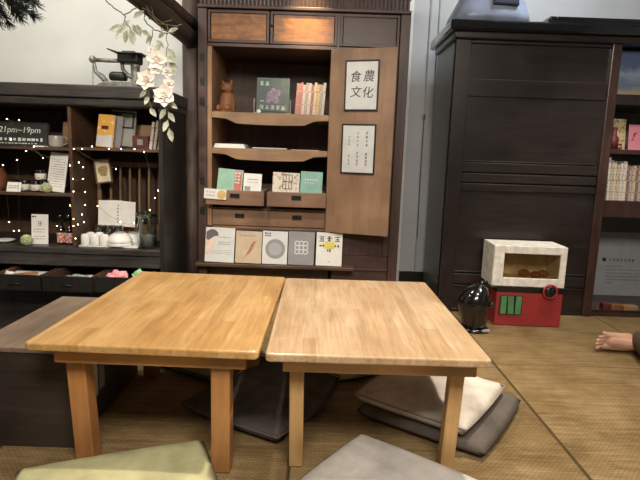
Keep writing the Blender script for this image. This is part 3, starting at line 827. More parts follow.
# flower garland on the log, and strand hanging from it
def leaf(mb, p, dr, ln, wd, up=Vector((0, -1, .3))):
    dr = Vector(dr).normalized(); s = dr.cross(up).normalized(); n = s.cross(dr).normalized()
    P = [p, p + dr * ln * .35 + s * wd * .5 + n * .004, p + dr * ln * .7 + s * wd * .38 + n * .002, p + dr * ln, p + dr * ln * .7 - s * wd * .38 + n * .002, p + dr * ln * .35 - s * wd * .5 + n * .004, p + dr * ln * .5 - n * .004]
    q = [v - n * .0012 for v in P]
    mb.add(P + q, [(0, 1, 6), (1, 2, 6), (2, 3, 6), (3, 4, 6), (4, 5, 6), (5, 0, 6), (7, 13, 8), (8, 13, 9), (9, 13, 10), (10, 13, 11), (11, 13, 12), (12, 13, 7)] + [(i, (i + 1) % 6, (i + 1) % 6 + 7, i + 7) for i in range(6)])


GY = 2.74
t = thing('flower_garland', 'artificial white flower garland hanging from the log beam', 'garland', (0, 0, 0))
def gp(x, y, dy=0): return at(x, y, GY + dy)
vines = [[(166, 24), (168, 45), (166, 62), (168, 85), (167, 105), (169, 128)], [(152, 30), (150, 52), (149, 75), (149, 95), (151, 112)],
         [(100, -6), (112, 6), (124, 15), (131, 12), (137, 6)], [(124, 15), (126, 22), (131, 30)], [(143, 12), (146, 22), (154, 30), (168, 34)], [(136, 4), (147, 10), (158, 24), (176, 26)], [(140, -4), (152, 14), (170, 30), (182, 24)], [(150, 6), (156, 20), (162, 30), (175, 34)], [(148, 18), (160, 24), (172, 20)]]
v_ = MB()
for k, vp in enumerate(vines):
    P = [gp(x, y, -.06 + (.006 * k if k > 3 else 0) - .0) for x, y in vp]
    Q = []
    for i in range(len(P) - 1):
        for s in range(4): Q.append(P[i].lerp(P[i + 1], s / 4) + Vector((math.sin(i * 3 + s * 1.6) * .004, math.cos(i + s) * .006, 0)))
    Q.append(P[-1]); v_.tube(Q, .0028 if k > 1 else .0022, 5)
v_.build('vine', M_vine, t, smooth=True)
rd = random.Random(12)
lf = MB()
for x, y, dx, dy, ln in ((124, 26, -14, 4, .075), (124, 26, -9, 14, .07), (130, 28, 3, 13, .075), (132, 24, 8, 11, .06), (130, 20, -8, 9, .07), (133, 18, 6, -4, .06), (137, 24, 3, 10, .055), (127, 30, -2, 12, .06), (141, 30, 9, 6, .05),
                          (152, 36, -5, 6, .05), (156, 40, 6, 6, .05), (158, 38, 8, -6, .05), (166, 48, 7, 7, .06), (165, 56, 9, 6, .06), (169, 60, 8, 10, .06), (161, 44, -6, 8, .06), (164, 70, 9, 3, .06), (150, 108, 5, 7, .055), (149, 96, -4, 8, .05),
                          (167, 100, 7, 6, .06), (166, 108, -5, 9, .06), (168, 112, 6, 9, .055), (168, 120, -4, 10, .06), (169, 128, 3, 13, .065), (164, 86, 8, 8, .06), (161, 90, -8, 8, .05), (147, 90, -6, 6, .05), (168, 32, 8, -3, .05), (153, 64, -6, 8, .05)):
    p = gp(x, y, -.065 + rd.uniform(-.01, .01)); q = gp(x + dx, y + dy, -.065 + rd.uniform(-.02, .02)); leaf(lf, p, q - p, ln * 1.12, ln * .5)
lf.build('foliage', M_leaf, t)
for fx, fy, r in ((158, 60, .052), (147, 80, .05), (165, 96, .055), (156, 68, .035), (169, 84, .032), (152, 50, .025), (168, 72, .03)):
    c = gp(fx, fy, -.085); fl_ = MB(); ce = MB()
    for k in range(6):
        a = k * PI / 3 + fx; dr = Vector((math.cos(a), -.45, math.sin(a))); leaf(fl_, c, dr, r * 1.15, r * .95)
    for k in range(5):
        a = k * 2 * PI / 5 + fx * .7; dr = Vector((math.cos(a) * .6, -.8, math.sin(a) * .6)); leaf(fl_, c, dr, r * .6, r * .45)
    fo = fl_.build('flower', M_petal, t)
    ce.ball(c + Vector((0, -.012, 0)), r * .14, 8, 6); ce.build('flower_centre', M_petalp, fo, smooth=True)

# hanging pine branch, top left corner
t = thing('hanging_pine_branch', 'dark blue-green pine branch hanging into the upper left corner', 'branch', (0, 0, 0))
PY = 2.5; br_ = MB(); nd = MB(); rd = random.Random(5)
st_ = [at(-40, -30, PY), at(-12, -14, PY), at(12, -2, PY), at(26, 8, PY)]
br_.tube(st_, [.008, .007, .005, .003], 6); stems = [(st_[0], st_[-1])]
for x0, y0, x1, y1 in ((-20, -18, -2, 22), (-12, -14, 8, 22), (2, -8, 20, 18), (8, -4, 30, -2), (-30, -24, -14, 16), (4, -6, 34, 16), (12, -14, 36, 4)):
    a, b = at(x0, y0, PY), at(x1, y1, PY + rd.uniform(-.08, .08)); br_.tube([a, (a + b) / 2 + Vector((0, 0, .01)), b], [.005, .004, .002], 5); stems.append((a, b))
br_.build('branch_stem', M_vine, t)
for a, b in stems:
    d = (b - a).normalized()
    for k in range(170):
        p = a.lerp(b, rd.uniform(.15, 1.0)); r_ = Vector((rd.gauss(0, 1), rd.gauss(0, 1), rd.gauss(0, 1))); dr = (d * 1.1 + r_.normalized() * .9).normalized()
        q = p + dr * rd.uniform(.03, .055); nd.tube([p, q], [.0022, .0008], 3)
nd.build('needles', M_pine, t)

# ------------------------------------------------------------------ tall brown cabinet (centre)
CX0, CX1, CY, CB = -.785, .505, 3.30, 3.88
cab = thing('tall_cabinet', 'tall reddish brown cabinet with an open tan door and shelves', 'cabinet', (0, 0, 0))
B(CX0, CX0 + .055, CY, CB, 0, 1.79).build('side_panel', M_redbrown, cab, bevel=.004)
B(CX1 - .06, CX1, CY, CB, 0, 1.79).build('side_panel', M_redbrown, cab, bevel=.004)
B(CX0 + .055, CX1 - .06, CB - .02, CB, 0, 1.79).build('back_panel', M_cabin, cab)
B(CX0, CX1, CY - .01, CB, 1.79, 1.81).build('frieze_moulding', M_redbrownx, cab, bevel=.004)
fz = MB().box(CX0 + .01, CX1 - .01, CY + .012, CB, 1.81, 1.95)
x = CX0 + .012
while x < CX1 - .02:
    fz.lathe([(.0085, 1.811), (.0085, 1.949)], 8, Matrix.Translation((x + .01, CY + .012, 0))); x += .024
fz.build('fluted_frieze', M_redbrown, cab)
B(CX0 - .02, CX1 + .04, CY - .05, CB, 1.95, 2.0).build('cornice', M_redbrownx, cab, bevel=.008)
B(CX0 + .055, CX1 - .06, CY + .012, CB - .02, 1.572, 1.592).build('mid_board', M_redbrownx, cab, bevel=.002)
for k, (x0, x1, m) in enumerate(((CX0 + .058, -.352, M_burl), (-.345, .062, M_burl), (.08, CX1 - .063, M_redbrownx))):
    d = B(x0 + .02, x1 - .02, CY + .018, CY + .03, 1.615, 1.768).build('upper_door', m, cab)
    fr = MB(); fr.box(x0, x0 + .016, CY + .010, CY + .032, 1.596, 1.786); fr.box(x1 - .016, x1, CY + .010, CY + .032, 1.596, 1.786); fr.box(x0 + .016, x1 - .016, CY + .010, CY + .032, 1.768, 1.786); fr.box(x0 + .016, x1 - .016, CY + .010, CY + .032, 1.596, 1.614)
    fr.build('door_frame', M_redbrownx, d, bevel=.002)
    if k == 1:
        MB().ball((x0 + .008, CY + .004, 1.70), .007, 8, 6).build('knob', M_irond, d, smooth=True)
B(.062, .08, CY + .005, CB - .02, .30, 1.786).build('center_stile', M_redbrown, cab, bevel=.002)
B(-.728, -.700, CY + .004, CB - .02, .465, 1.570).build('inner_post', M_tanz, cab, bevel=.002)
B(.03, .06, CY + .004, CB - .02, .465, 1.570).build('inner_post', M_tanz, cab, bevel=.002)
# right-hand field behind the opened door
B(.082, CX1 - .062, CY + .02, CY + .034, .30, 1.570).build('fixed_panel', M_redbrown, cab)
fr = MB(); fr.box(CX1 - .10, CX1 - .06, CY + .006, CY + .03, .30, 1.570); fr.build('panel_stile', M_redbrown, cab, bevel=.003)
# curved-fronted shelves
for zt, zl in ((1.182, 1.118), (.961, .900)):
    s_ = B(-.700, .03, CY + .03, CB - .02, zt - .022, zt).build('inner_shelf', M_tan, cab)
    pr = [(-.70, zt), (.03, zt)]
    lo = []
    for k in range(25):
        u = k / 24; x = .03 - .73 * u
        e = min(u, 1 - u)
        z = zt - .036 - (.026 * min(1, max(0, (e - .12) / .02)) if e > .12 else 0) - .012 * math.sin(PI * u) + (.014 * max(0, 1 - abs(e - .16) / .05))
        lo.append((x, z))
    MB().prism(pr + lo, CY + .008, CY + .03, 'y').build('shelf_apron', M_tan, s_, bevel=.002)
B(-.700, .03, CY + .02, CB - .02, .573, .583).build('drawer_divider', M_drawer, cab)
B(-.700, .03, CY + .02, CB - .02, .452, .466).build('drawer_floor', M_drawer, cab)
B(-.700, .03, CY + .45, CB - .02, .583, .72).build('drawer_back', M_cabin, cab)
def cdrawer(x0, x1, z0, z1, yf, open_):
    d = B(x0, x1, yf, yf + .018, z0, z1).build('drawer', M_drawer, cab, bevel=.003)
    s_ = MB(); s_.box(x0 + .006, x0 + .016, yf + .018, yf + .32, z0 + .004, z1 - .004); s_.box(x1 - .016, x1 - .006, yf + .018, yf + .32, z0 + .004, z1 - .004)
    s_.box(x0 + .016, x1 - .016, yf + .018, yf + .32, z0 + .004, z0 + .012); s_.box(x0 + .016, x1 - .016, yf + .31, yf + .32, z0 + .012, z1 - .004); s_.build('drawer_box', M_tan, d)
    h = MB().box((x0 + x1) / 2 - .03, (x0 + x1) / 2 + .03, yf - .004, yf, (z0 + z1) / 2 - .002, (z0 + z1) / 2 + .028)
    xm, zm = (x0 + x1) / 2, (z0 + z1) / 2
    h.box(xm - .026, xm + .026, yf - .014, yf - .004, zm + .018, zm + .026)
    h.build('handle', M_irond, d, bevel=.001)
YD = CY - .075
cdrawer(-.722, -.358, .608, .700, YD, 1); cdrawer(-.340, .028, .608, .700, YD, 1)
cdrawer(-.698, -.345, .470, .570, CY + .012, 0); cdrawer(-.335, .028, .470, .570, CY + .012, 0)
B(-.345, -.335, CY + .012, CB - .02, .466, .573).build('drawer_partition', M_drawer, cab)
# lower part
B(CX0 + .055, .062, CY + .004, CY + .03, .405, .452).build('lower_rail', M_redbrownx, cab, bevel=.002)
B(CX0 + .055, .062, CY + .06, CY + .075, .02, .405).build('lower_panel', M_redbrownx, cab)
B(.08, CX1 - .062, CY + .016, CY + .04, .02, .298).build('lower_panel', M_redbrownx, cab)
B(.08, CX1 - .062, CY + .006, CY + .03, .20, .214).build('lower_rail', M_redbrownx, cab, bevel=.002)
B(CX0 - .005, .222, CY - .075, CY + .06, .212, .234).build('book_ledge', M_shelfbd, cab, bevel=.004)
B(CX0, CX1, CY + .0, CY + .06, 0, .02).build('plinth', M_redbrownx, cab)
for z in (1.5, 1.36, 1.24, .75, .56):
    MB().prism([(CX0 + .012, z - .02), (CX0 + .04, z - .03), (CX0 + .045, z), (CX0 + .04, z + .03), (CX0 + .012, z + .02)], CY - .004, CY, 'y').build('hinge_plate', M_irond, cab)
# open door
H = Vector((.034, CY - .006, 0)); ang = -math.atan2(.125, .40)
dw = .405; dz0, dz1 = .452, 1.572
door = B(0, dw, -.018, 0, dz0, dz1).build('open_door', M_door, cab, bevel=.003, loc=H, rot=(0, 0, ang))
fr = MB().box(dw, dw + .004, -.018, 0, dz0, dz1).build('door_edge', M_redbrown, door)
for z in (.62, 1.40): MB().lathe([(.006, -.03), (.006, .03)], 8, Matrix.Translation((0, -.009, z))).build('hinge', M_brass, door)
RD = Matrix.Translation(H) @ Matrix.Rotation(ang, 4, 'Z')


def poster(name, label, u, z0, z1, w):
    c = RD @ Vector((u, -.0305, z0))
    t = thing(name, label, 'poster', c, (0, 0, ang), 'framed posters on the open door')
    h = z1 - z0; b = .009
    fr = MB(); fr.box(-w / 2, -w / 2 + b, 0, .012, 0, h); fr.box(w / 2 - b, w / 2, 0, .012, 0, h); fr.box(-w / 2 + b, w / 2 - b, 0, .012, 0, b); fr.box(-w / 2 + b, w / 2 - b, 0, .012, h - b, h)
    fr.build('frame', M_frame, t, bevel=.001)
    B(-w / 2 + b, w / 2 - b, .004, .011, b, h - b).build('print', M_mountp, t)
    return t, h


def door_u(x, y):
    """distance along the open door of a point measured on it"""
    lo, hi = 0, .5
    for _ in range(40):
        m = (lo + hi) / 2; p = RD @ Vector((m, -.02, 0))
        if at(x, y, p.y).x > p.x: lo = m
        else: hi = m
    return lo, at(x, y, (RD @ Vector((lo, -.02, 0))).y).z
uL, _ = door_u(345, 85); uR, _ = door_u(379, 85); _, z1 = door_u(362, 60); _, z0 = door_u(362, 111)
t, h = poster('calligraphy_poster', 'upper framed poster with four large brush characters', (uL + uR) / 2, z0, z1, uR - uL)
s = (uR - uL)
for ch, cx_, cz_ in (('食', -.19, .66), ('農', .2, .67), ('文', -.17, .36), ('化', .18, .35)):
    text(ch, s * .34, M_ink, t, (cx_ * s, .0035, cz_ * h), shear=.12)
uL, _ = door_u(341.5, 148); uR, _ = door_u(375.5, 148); _, z1 = door_u(358, 124); _, z0 = door_u(358, 174)
t, h = poster('text_poster', 'lower framed poster with three columns of small characters', (uL + uR) / 2, z0, z1, uR - uL)
s = (uR - uL)
for cx_, zs, m, sd in ((.24, (.82, .74, .66, .58, .40, .33, .26, .19), M_ink, 1), (-.02, (.82, .74, .66, .58, .42, .35, .27, .2), M_inklt, 2), (-.27, (.74, .67, .6, .36, .28, .2), M_inklt, 3)):
    strokes([(cx_ * s, q * h) for q in zs], s * .075, t, m, y=.0038, seed=sd)

# ---- things in the cabinet
Z1, Z2 = 1.1825, .9615
# carved wooden animal
c = at(227, 112, 3.38)
t = thing('wooden_figurine', 'carved brown wooden animal figurine on the top cabinet shelf', 'figurine', (c.x, 3.39, Z1), (0, 0, -.3))
bd = MB().lathe([(0, .001), (.05, .001), (.056, .02), (.052, .07), (.042, .11), (.032, .125), (0, .13)], 18)
bd.ball((.0, -.01, .15), (.04, .042, .036)); bd.ball((.03, -.05, .025), (.018, .028, .022)); bd.ball((-.03, -.05, .025), (.018, .028, .022)); bd.ball((0, -.047, .142), (.016, .014, .012))
for s_ in (-1, 1): bd.add([(s_ * .012, -.01, .175), (s_ * .038, -.01, .17), (s_ * .032, -.004, .21), (s_ * .012, .012, .175), (s_ * .038, .012, .17)], [(0, 1, 2), (3, 2, 4), (0, 2, 3), (1, 4, 2), (0, 3, 4, 1)])
bd.build('body', M_carve, t, smooth=True)
B(-.06, .06, -.065, .05, 0, .008).build('base', M_carve, t, bevel=.002)
# dark green book on stand
w, h, x = px(256, 289, 75, 113, 3.36)
t = book('green_book', 'large dark green hardback facing out on a clear stand', 'book', w, .215, .016, M_dkgreen, (x, 3.372, Z1 + .010), (-.14, 0, -.03))
strokes([(-.072, .18), (-.038, .178)], .03, t, M_chalk, 'title_lettering', seed=4)
strokes([(-.07, .03), (-.035, .028), (0, .03), (.035, .028), (.068, .024)], .028, t, M_chalk, 'title_lettering', seed=5)
m_ = MB()
for k, (a, b_, r) in enumerate(((-.01, .10, .03), (.02, .075, .02), (-.03, .075, .018), (.03, .12, .018), (0, .135, .015))): m_.ball((a, 0, b_), (r, .0012, r * 1.2), 12, 8)
m_.build('cover_picture', plain('muted_purple_print', (120, 104, 124), .6, var=.3, vs=60), t)
bars([(-.08, -.045, .068, .005, .03)], t, M_chalk, name='cover_rule')
t = thing('book_stand', 'clear plastic stand holding the dark green hardback', 'stand', (x, 3.36, Z1))
B(-.112, .112, -.021, .008, 0, .008).build('foot', M_papergrey, t, bevel=.001)
B(-.09, .09, -.024, -.021, .0, .016).build('lip', M_clear, t)
for s_ in (-1, 1): B(min(s_ * .116, s_ * .112), max(s_ * .116, s_ * .112), -.012, .06, 0, .09).build('side_arm', M_papergrey, t)
MB().ball((-.082, -.026, .012), (.013, .002, .0115)).build('round_sticker', M_paper, t)
# row of books
x = at(295, 100, 3.36).x; names = []
for k in range(10):
    th = (.026, .014, .018, .016, .02, .016, .018, .022, .016, .017)[k]
    lab = ('rose-spined first', 'second', 'third', 'fourth', 'fifth', 'sixth', 'seventh', 'ochre-spined eighth', 'ninth', 'rightmost')[k]
    book('paperback', lab + ' book in the upright row beside the green hardback', 'book', th - .001, .19 + .008 * math.sin(k * 2.3), .13, M_manga[(0, 0, 1, 2, 1, 4, 1, 3, 2, 1)[k]], (x + th / 2, 3.345, Z1), (0, .06, 0), 'upright books on the top cabinet shelf', spine='front'); x += th
# second shelf papers
t = thing('paper_stack', 'thick white paper stack on the middle cabinet shelf', 'paper', (at(229, 148, 3.38).x + .016, 3.40, Z2))
B(-.105, .095, -.06, .12, 0, .012).build('lower_sheets', M_paper, t); B(-.10, .085, -.055, .12, .012, .026).build('upper_sheets', M_paper, t)
t = thing('paper_tray', 'grey flat folder on the middle cabinet shelf', 'folder', (at(270, 150, 3.38).x, 3.39, Z2))
B(-.11, .11, -.05, .14, 0, .006).build('folder_board', M_papergrey, t); B(-.108, .108, -.048, .13, .006, .009).build('folder_sheets', M_paper, t)
tag(B(-.09, .09, -.05, .12, 0, .004).build('flat_card', M_tancov, None, loc=(at(308, 152, 3.38).x - .02, 3.40, Z2)), 'tan flat card near the open door on the middle shelf', 'card')
# books standing in the open drawers
zf = .6205
def dbook(name, lab, x0, x1, yt, cov, tilt=0, **k):
    Y = YD + .05
    a, b = at(x0, 180, Y), at(x1, 180, Y); zt = at((x0 + x1) / 2, yt, Y).z
    return book(name, lab, 'book', b.x - a.x, zt - zf, .012, cov, ((a.x + b.x) / 2, Y, zf), (-.16, tilt, 0)), b.x - a.x, zt - zf
t, w, h = dbook('mint_book', 'mint green book with a red strip in the left drawer', 215.5, 240.5, 170, M_mint, .07)
B(w * .18, w * .46, -.001, 0, h * .04, h * .97).build('cover_strip', M_redc, t)
bars([(w * .2, w * .44, h * z, .011, .016) for z in (.9, .8, .7, .6)], t, M_ltcov, y=-.001)
bars([(w * -.36, w * .1, h * z, .006, .012) for z in (.85, .76, .67, .58)], t, M_teal, name='cover_print')
t, w, h = dbook('white_book', 'white booklet beside the mint green book', 242.5, 260.5, 174, M_paper, .03)
B(-w * .42, -w * .1, -.001, 0, h * .38, h * .55).build('cover_print', M_greycov, t); bars([(-w * .3, w * .35, h * .8, .006, .01), (-w * .3, w * .3, h * .7, .005, .01)], t, M_inklt)
t, w, h = dbook('cream_book', 'cream book with a lattice window drawing in the right drawer', 272, 299, 173, printed('cream_cover', (216, 206, 188), (170, 150, 124), 40, 40, .52, .6), .02)
g = MB(); x0, x1, z0, z1 = -w * .12, w * .22, h * .48, h * .93
for k in range(4): xx = x0 + (x1 - x0) * k / 3; g.box(xx - .002, xx + .002, -.001, 0, z0, z1)
for k in range(3): zz = z0 + (z1 - z0) * k / 2; g.box(x0, x1, -.001, 0, zz - .002, zz + .002)
g.build('cover_print', M_ink, t)
t, w, h = dbook('teal_book', 'teal book nearest the open door in the right drawer', 300, 322, 172, M_teal, .02)
bars([(-w * .3, w * .3, h * .75, .014, .014), (-w * .3, w * .2, h * .655, .007, .01)], t, M_ltcov)
t = thing('price_box', 'small white card with a tan disc hung on the left drawer front', 'card', (at(216, 199, YD - .01).x, YD - .0135, at(218, 199, YD).z), (0, .05, 0))
B(-.075, .062, 0, .012, 0, .062).build('card_sheet', M_paper, t)
MB().lathe([(.028, 0), (.028, .0012)], 20, Matrix.Translation((.034, -.0002, .03)) @ Matrix.Rotation(PI / 2, 4, 'X')).build('tan_disc', plain('tan_print', (206, 172, 112), .6), t)
bars([(-.06, .0, .042, .008, .012), (-.06, .0, .022, .006, .012)], t, M_papergrey)

# five books on the ledge
YL = CY - .05; ZL = .2345
def lbook(name, lab, x0, x1, yt, cov, tilt=.0):
    a, b = at(x0, 250, YL), at(x1, 250, YL); zt = at((x0 + x1) / 2, yt, YL).z
    return book(name, lab, 'book', b.x - a.x, zt - ZL, .012, cov, ((a.x + b.x) / 2, YL, ZL), (-.14, tilt, 0), 'books facing out on the cabinet ledge'), b.x - a.x, zt - ZL
t, w, h = lbook('portrait_book', 'white book with a face in profile at the left of the ledge', 204.5, 233.5, 228.5, M_ltcov, .02)
MB().prism([(-w * .48, h * .66), (-w * .4, h * .62), (-w * .2, h * .74), (-w * .06, h * .76), (-w * .08, h * .86), (-w * .2, h * .94), (-w * .34, h * .94), (-w * .48, h * .86)], -.001, 0, 'y').build('hair_print', plain('dark_hair_print', (96, 90, 90), .6), t)
MB().prism([(-w * .48, h * .2), (-w * .36, h * .24), (-w * .3, h * .36), (-w * .18, h * .44), (-w * .16, h * .56), (-w * .2, h * .745), (-w * .4, h * .62), (-w * .48, h * .66)], -.001, 0, 'y').build('face_print', plain('skin_print', (214, 190, 174), .6), t)
bars([(-w * .05, w * .36, h * .72, .007, .012)], t, M_papergrey); bars([(-w * .05, w * .36, h * z, .007, .012) for z in (.58, .52)], t, M_papergrey); bars([(-.06, w * .4, h * z, .004, .008) for z in (.34, .29, .24)], t, M_papergrey)
t, w, h = lbook('tan_book', 'tan book with red leaf drawing on the ledge', 235, 261, 232, M_tancov, .015)
lf = MB()
for k in range(5): leaf(lf, Vector((-.01 + .008 * k, -.0008, h * (.28 + .085 * k))), (.9, 0, .55 if k else .9), .034, .013, Vector((0, -1, 0)))
lf.tube([(-.03, -.001, h * .15), (0, -.001, h * .35), (.02, -.001, h * .62)], .0012, 4)
lf.build('leaf_print', M_redc, t); bars([(-w * .36, w * .3, h * .86, .010, .016)], t, M_papergrey)
t, w, h = lbook('plate_book', 'white book with a grey round dish picture on the ledge', 262, 287, 232, M_ltcov, .01)
e = MB().lathe([(w * .40, 0), (w * .40, .0008)], 28, Matrix.Translation((.002, -.0001, h * .46)) @ Matrix.Rotation(PI / 2, 4, 'X')).build('dish_print', M_greycov, t)
MB().lathe([(w * .26, 0), (w * .26, .0006)], 28, Matrix.Translation((.002, -.0009, h * .46)) @ Matrix.Rotation(PI / 2, 4, 'X')).build('dish_centre', M_board, e)
bars([(-w * .42, -w * .15, h * .93, .010, .012), (-w * .42, -w * .15, h * .86, .010, .012)], t, M_ink)
t, w, h = lbook('grey_book', 'grey book with a white emblem on the ledge', 288, 314, 232.5, M_greycov, .01)
em = MB()
for dx in (-1, 0, 1):
    for dz in (-1, 0, 1): em.torus((0, 0, 0), w * .085, w * .022, 14, 5, Matrix.Translation((dx * w * .16, -.0006, h * .52 + dz * w * .16)) @ Matrix.Rotation(PI / 2, 4, 'X') @ Matrix.Diagonal((1, 1, .1, 1)))
em.build('emblem', M_ltcov, t)
t, w, h = lbook('white_book', 'white book with black and yellow lettering at the right of the ledge', 316, 342, 233.5, M_paper, .01)
MB().ball((0, 0, h * .62), (w * .28, .001, w * .16), 16, 8).build('yellow_print', plain('yellow_print', (222, 204, 110), .6), t)
strokes([(-w * .3, h * .80), (0, h * .81), (w * .3, h * .80)], w * .22, t, M_ink, 'title_lettering', y=-.0011, seed=6)
bars([(-w * .38, -w * .2, h * .6, .014, .016), (w * .2, w * .4, h * .6, .014, .016), (-w * .08, w * .06, h * .46, .016, .012), (-.004, .006, h * .12, .006, .006)], t, M_ink)

# ------------------------------------------------------------------ dark wardrobe and bookcase (right)
WX0, WX1, WY, WB = .745, 1.70, 3.13, 3.62
wd = thing('dark_wardrobe', 'tall dark brown wardrobe with banded panels and moulded cornice', 'wardrobe', (0, 0, 0))
B(WX0, WX0 + .03, WY, WB, 0, 1.62).build('side_panel', M_warz, wd)
B(WX0, WX0 + .09, WY - .006, WY + .03, 0, 1.62).build('stile', M_warz, wd, bevel=.004)
B(WX1 - .055, WX1, WY - .012, WB, 0, 1.62).build('post', M_warpost, wd, bevel=.004)
B(WX0 + .03, WX1 - .055, WB - .015, WB, 0, 1.62).build('back_panel', M_warz, wd)
x0, x1 = WX0 + .09, WX1 - .055
for z0, z1 in ((1.405, 1.600), (.935, 1.305), (.262, .755), (.02, .160)): B(x0, x1, WY + .012, WY + .03, z0, z1).build('door_panel', M_warp, wd)
for z0, z1, dep in ((1.305, 1.405, .004), (1.60, 1.62, -.004), (.0, .02, .0)): B(x0, x1, WY + dep, WY + .03, z0, z1).build('rail', M_warp, wd, bevel=.004)
for z0, z1 in ((.755, .80), (.805, .86), (.865, .925), (.927, .935), (.16, .172), (.176, .245), (.25, .262)): B(x0, x1, WY - .002, WY + .03, z0, z1).build('moulding', M_warp, wd, bevel=.006)
B(WX0 - .02, 2.6, WY - .03, WB, 1.62, 1.66).build('cornice_neck', M_warp, wd, bevel=.008)
B(WX0 - .045, 2.62, WY - .05, WB + .05, 1.66, 1.72).build('cornice', M_lacq, wd, bevel=.012)
bc = thing('bookcase', 'dark open bookcase section right of the wardrobe post', 'bookcase', (0, 0, 0))
BX0, BX1 = 1.702, 2.55
B(BX0, BX1, WB - .02, WB, .08, 1.618).build('back_panel', M_boardd, bc)
B(BX1 - .04, BX1, WY, WB - .02, 0, 1.618).build('side_panel', M_warz, bc)
for z0, z1, n_ in ((1.285, 1.345, 'shelf_board'), (1.0, 1.028, 'shelf_board'), (.622, .722, 'shelf_board'), (.0, .025, 'bottom_board')):
    B(BX0, BX1 - .04, WY + .004, WB - .02, z0, z1).build(n_, M_warpost if z0 < 1.2 else M_warz, bc, bevel=.003)
B(BX0, BX1 - .04, WY + .004, WY + .02, .025, .04).build('toe_rail', M_warz, bc)
t = thing('landscape_painting', 'unframed blue cloudy landscape painting on the top bookcase shelf', 'painting', (2.02, WY + .08, 1.3475), (-.06, 0, 0))
m, nt, bs = newmat('painted_sky')
tc = nt.nodes.new('ShaderNodeTexCoord'); sep = nt.nodes.new('ShaderNodeSeparateXYZ'); nt.links.new(tc.outputs['Object'], sep.inputs[0])
mr = nt.nodes.new('ShaderNodeMapRange'); mr.inputs['From Max'].default_value = .26; nt.links.new(sep.outputs['Z'], mr.inputs['Value'])
nn = noise(nt, coords(nt, (9, 9, 16)), 1, 6, .65)
ad = nt.nodes.new('ShaderNodeMath'); ad.operation = 'MULTIPLY_ADD'; ad.inputs[1].default_value = .655; nt.links.new(nn, ad.inputs[0]); nt.links.new(mr.outputs[0], ad.inputs[2])
nt.links.new(ramp(nt, ad.outputs[0], [(.12, (66, 50, 42)), (.28, (196, 146, 96)), (.40, (170, 156, 140)), (.55, (104, 120, 146)), (.8, (146, 158, 182)), (1, (84, 100, 132))]), bs.inputs['Base Color']); bs.inputs['Roughness'].default_value = .4
B(-.30, .30, 0, .018, 0, .262).build('canvas', m, t)
t = thing('cream_card', 'cream picture card standing left on the middle bookcase shelf', 'card', (at(613, 149, 3.2).x + .02, 3.22, 1.0295), (-.12, 0, 0)); B(-.062, .062, 0, .004, 0, .185).build('card_sheet', M_cardyel, t)
t = thing('maroon_bottle', 'small maroon bottle in front of the cream card', 'bottle', (at(608, 149, 3.17).x + .03, 3.175, 1.0285)); MB().lathe([(0, .0005), (.026, .0005), (.028, .06), (.014, .085), (.013, .115), (0, .116)], 14).build('bottle_body', M_maroon, t, smooth=True)
MB().lathe([(0, .116), (.014, .116), (.014, .13), (0, .13)], 12).build('cap', M_maroon, t)
t = thing('pink_card', 'pink picture card beside the cream card', 'card', (at(639, 149, 3.2).x, 3.2, 1.0295), (-.12, 0, 0)); B(-.066, .066, 0, .004, 0, .152).build('card_sheet', M_cardpink, t)
t = thing('small_box', 'tiny maroon box between the cream and pink cards', 'box', (at(620, 149, 3.17).x, 3.18, 1.0285)); B(-.014, .014, 0, .03, 0, .035).build('carton', M_maroon, t); B(-.008, .008, -.0008, 0, .012, .024).build('printed_mark', M_papergrey, t)
x = at(603.5, 180, 3.17).x + .028
for k in range(13):
    th = (.016, .02, .014, .022, .018, .024, .016, .018, .022, .015, .02, .018, .02)[k]; hh = (.255, .24, .23, .215, .225, .235, .215, .205, .21, .20, .215, .205, .2)[k]
    lab = ('tallest pale first', 'second', 'third', 'fourth', 'fifth', 'sixth', 'brown-spined seventh', 'eighth', 'ninth', 'brown-spined tenth', 'eleventh', 'twelfth', 'thirteenth')[k]
    book('shelved_book', lab + ' book from the wardrobe post on the bookcase shelf', 'book', th - .0015, hh, .16, M_bk[(0, 1, 0, 1, 0, 0, 2, 3, 1, 2, 3, 0, 1)[k]], (x + th / 2, 3.165, .7225), (0, -.05, 0), 'books upright on the lower bookcase shelf', spine='front'); x += th
tag(B(-.09, .09, -.0, .10, 0, .035).build('flat_box', M_papergrey, None, bevel=.002, loc=(1.98, 3.4, 1.0285)), 'grey flat box at the back of the middle bookcase shelf', 'box')
# notice board low in the bookcase
nb = thing('notice_board', 'pale grey notice board with rows of writing low in the bookcase', 'board', (2.06, WB - .045, .0265), (-.02, 0, 0))
B(-.34, .34, 0, .012, 0, .45).build('board', M_board, nb)
sx = at(600, 280, 3.57).x - 2.06
B(sx + .005, sx + .03, -.001, 0, .243, .267).build('heading_square', M_ink, nb); strokes([(sx + .06 + .0265 * k, .255) for k in range(7)], .022, nb, M_ink, 'heading_lettering', seed=7)
bars([(sx + .035, sx + .15, .21, .010, .016)] + [(sx + .035, sx + .27, z, .009, .014) for z in (.185, .16, .138, .115)] + [(sx + .035, sx + .09, .09, .009, .014)], nb, M_inklt)
MB().lathe([(.028, 0), (.028, .001)], 20, Matrix.Translation((sx + .30, -.0002, .235)) @ Matrix.Rotation(PI / 2, 4, 'X')).build('round_mark', M_inklt, nb)
for k, (xx, w_, h_, m_, lab) in enumerate(((606, .05, .04, M_winered, 'dark red packet at the foot of the bookcase beside the post'), (616, .07, .035, M_carve, 'brown wooden block on the bookcase floor under the notice board'), (630, .09, .03, M_tan, 'tan flat block on the bookcase floor, rightmost'))):
    tag(B(-w_ / 2, w_ / 2, 0, .05, 0, h_).build('wooden_block', m_, None, bevel=.003, loc=(at(xx, 310, 3.2).x, 3.19, .0255)), lab, 'block', 'blocks on the bookcase floor')

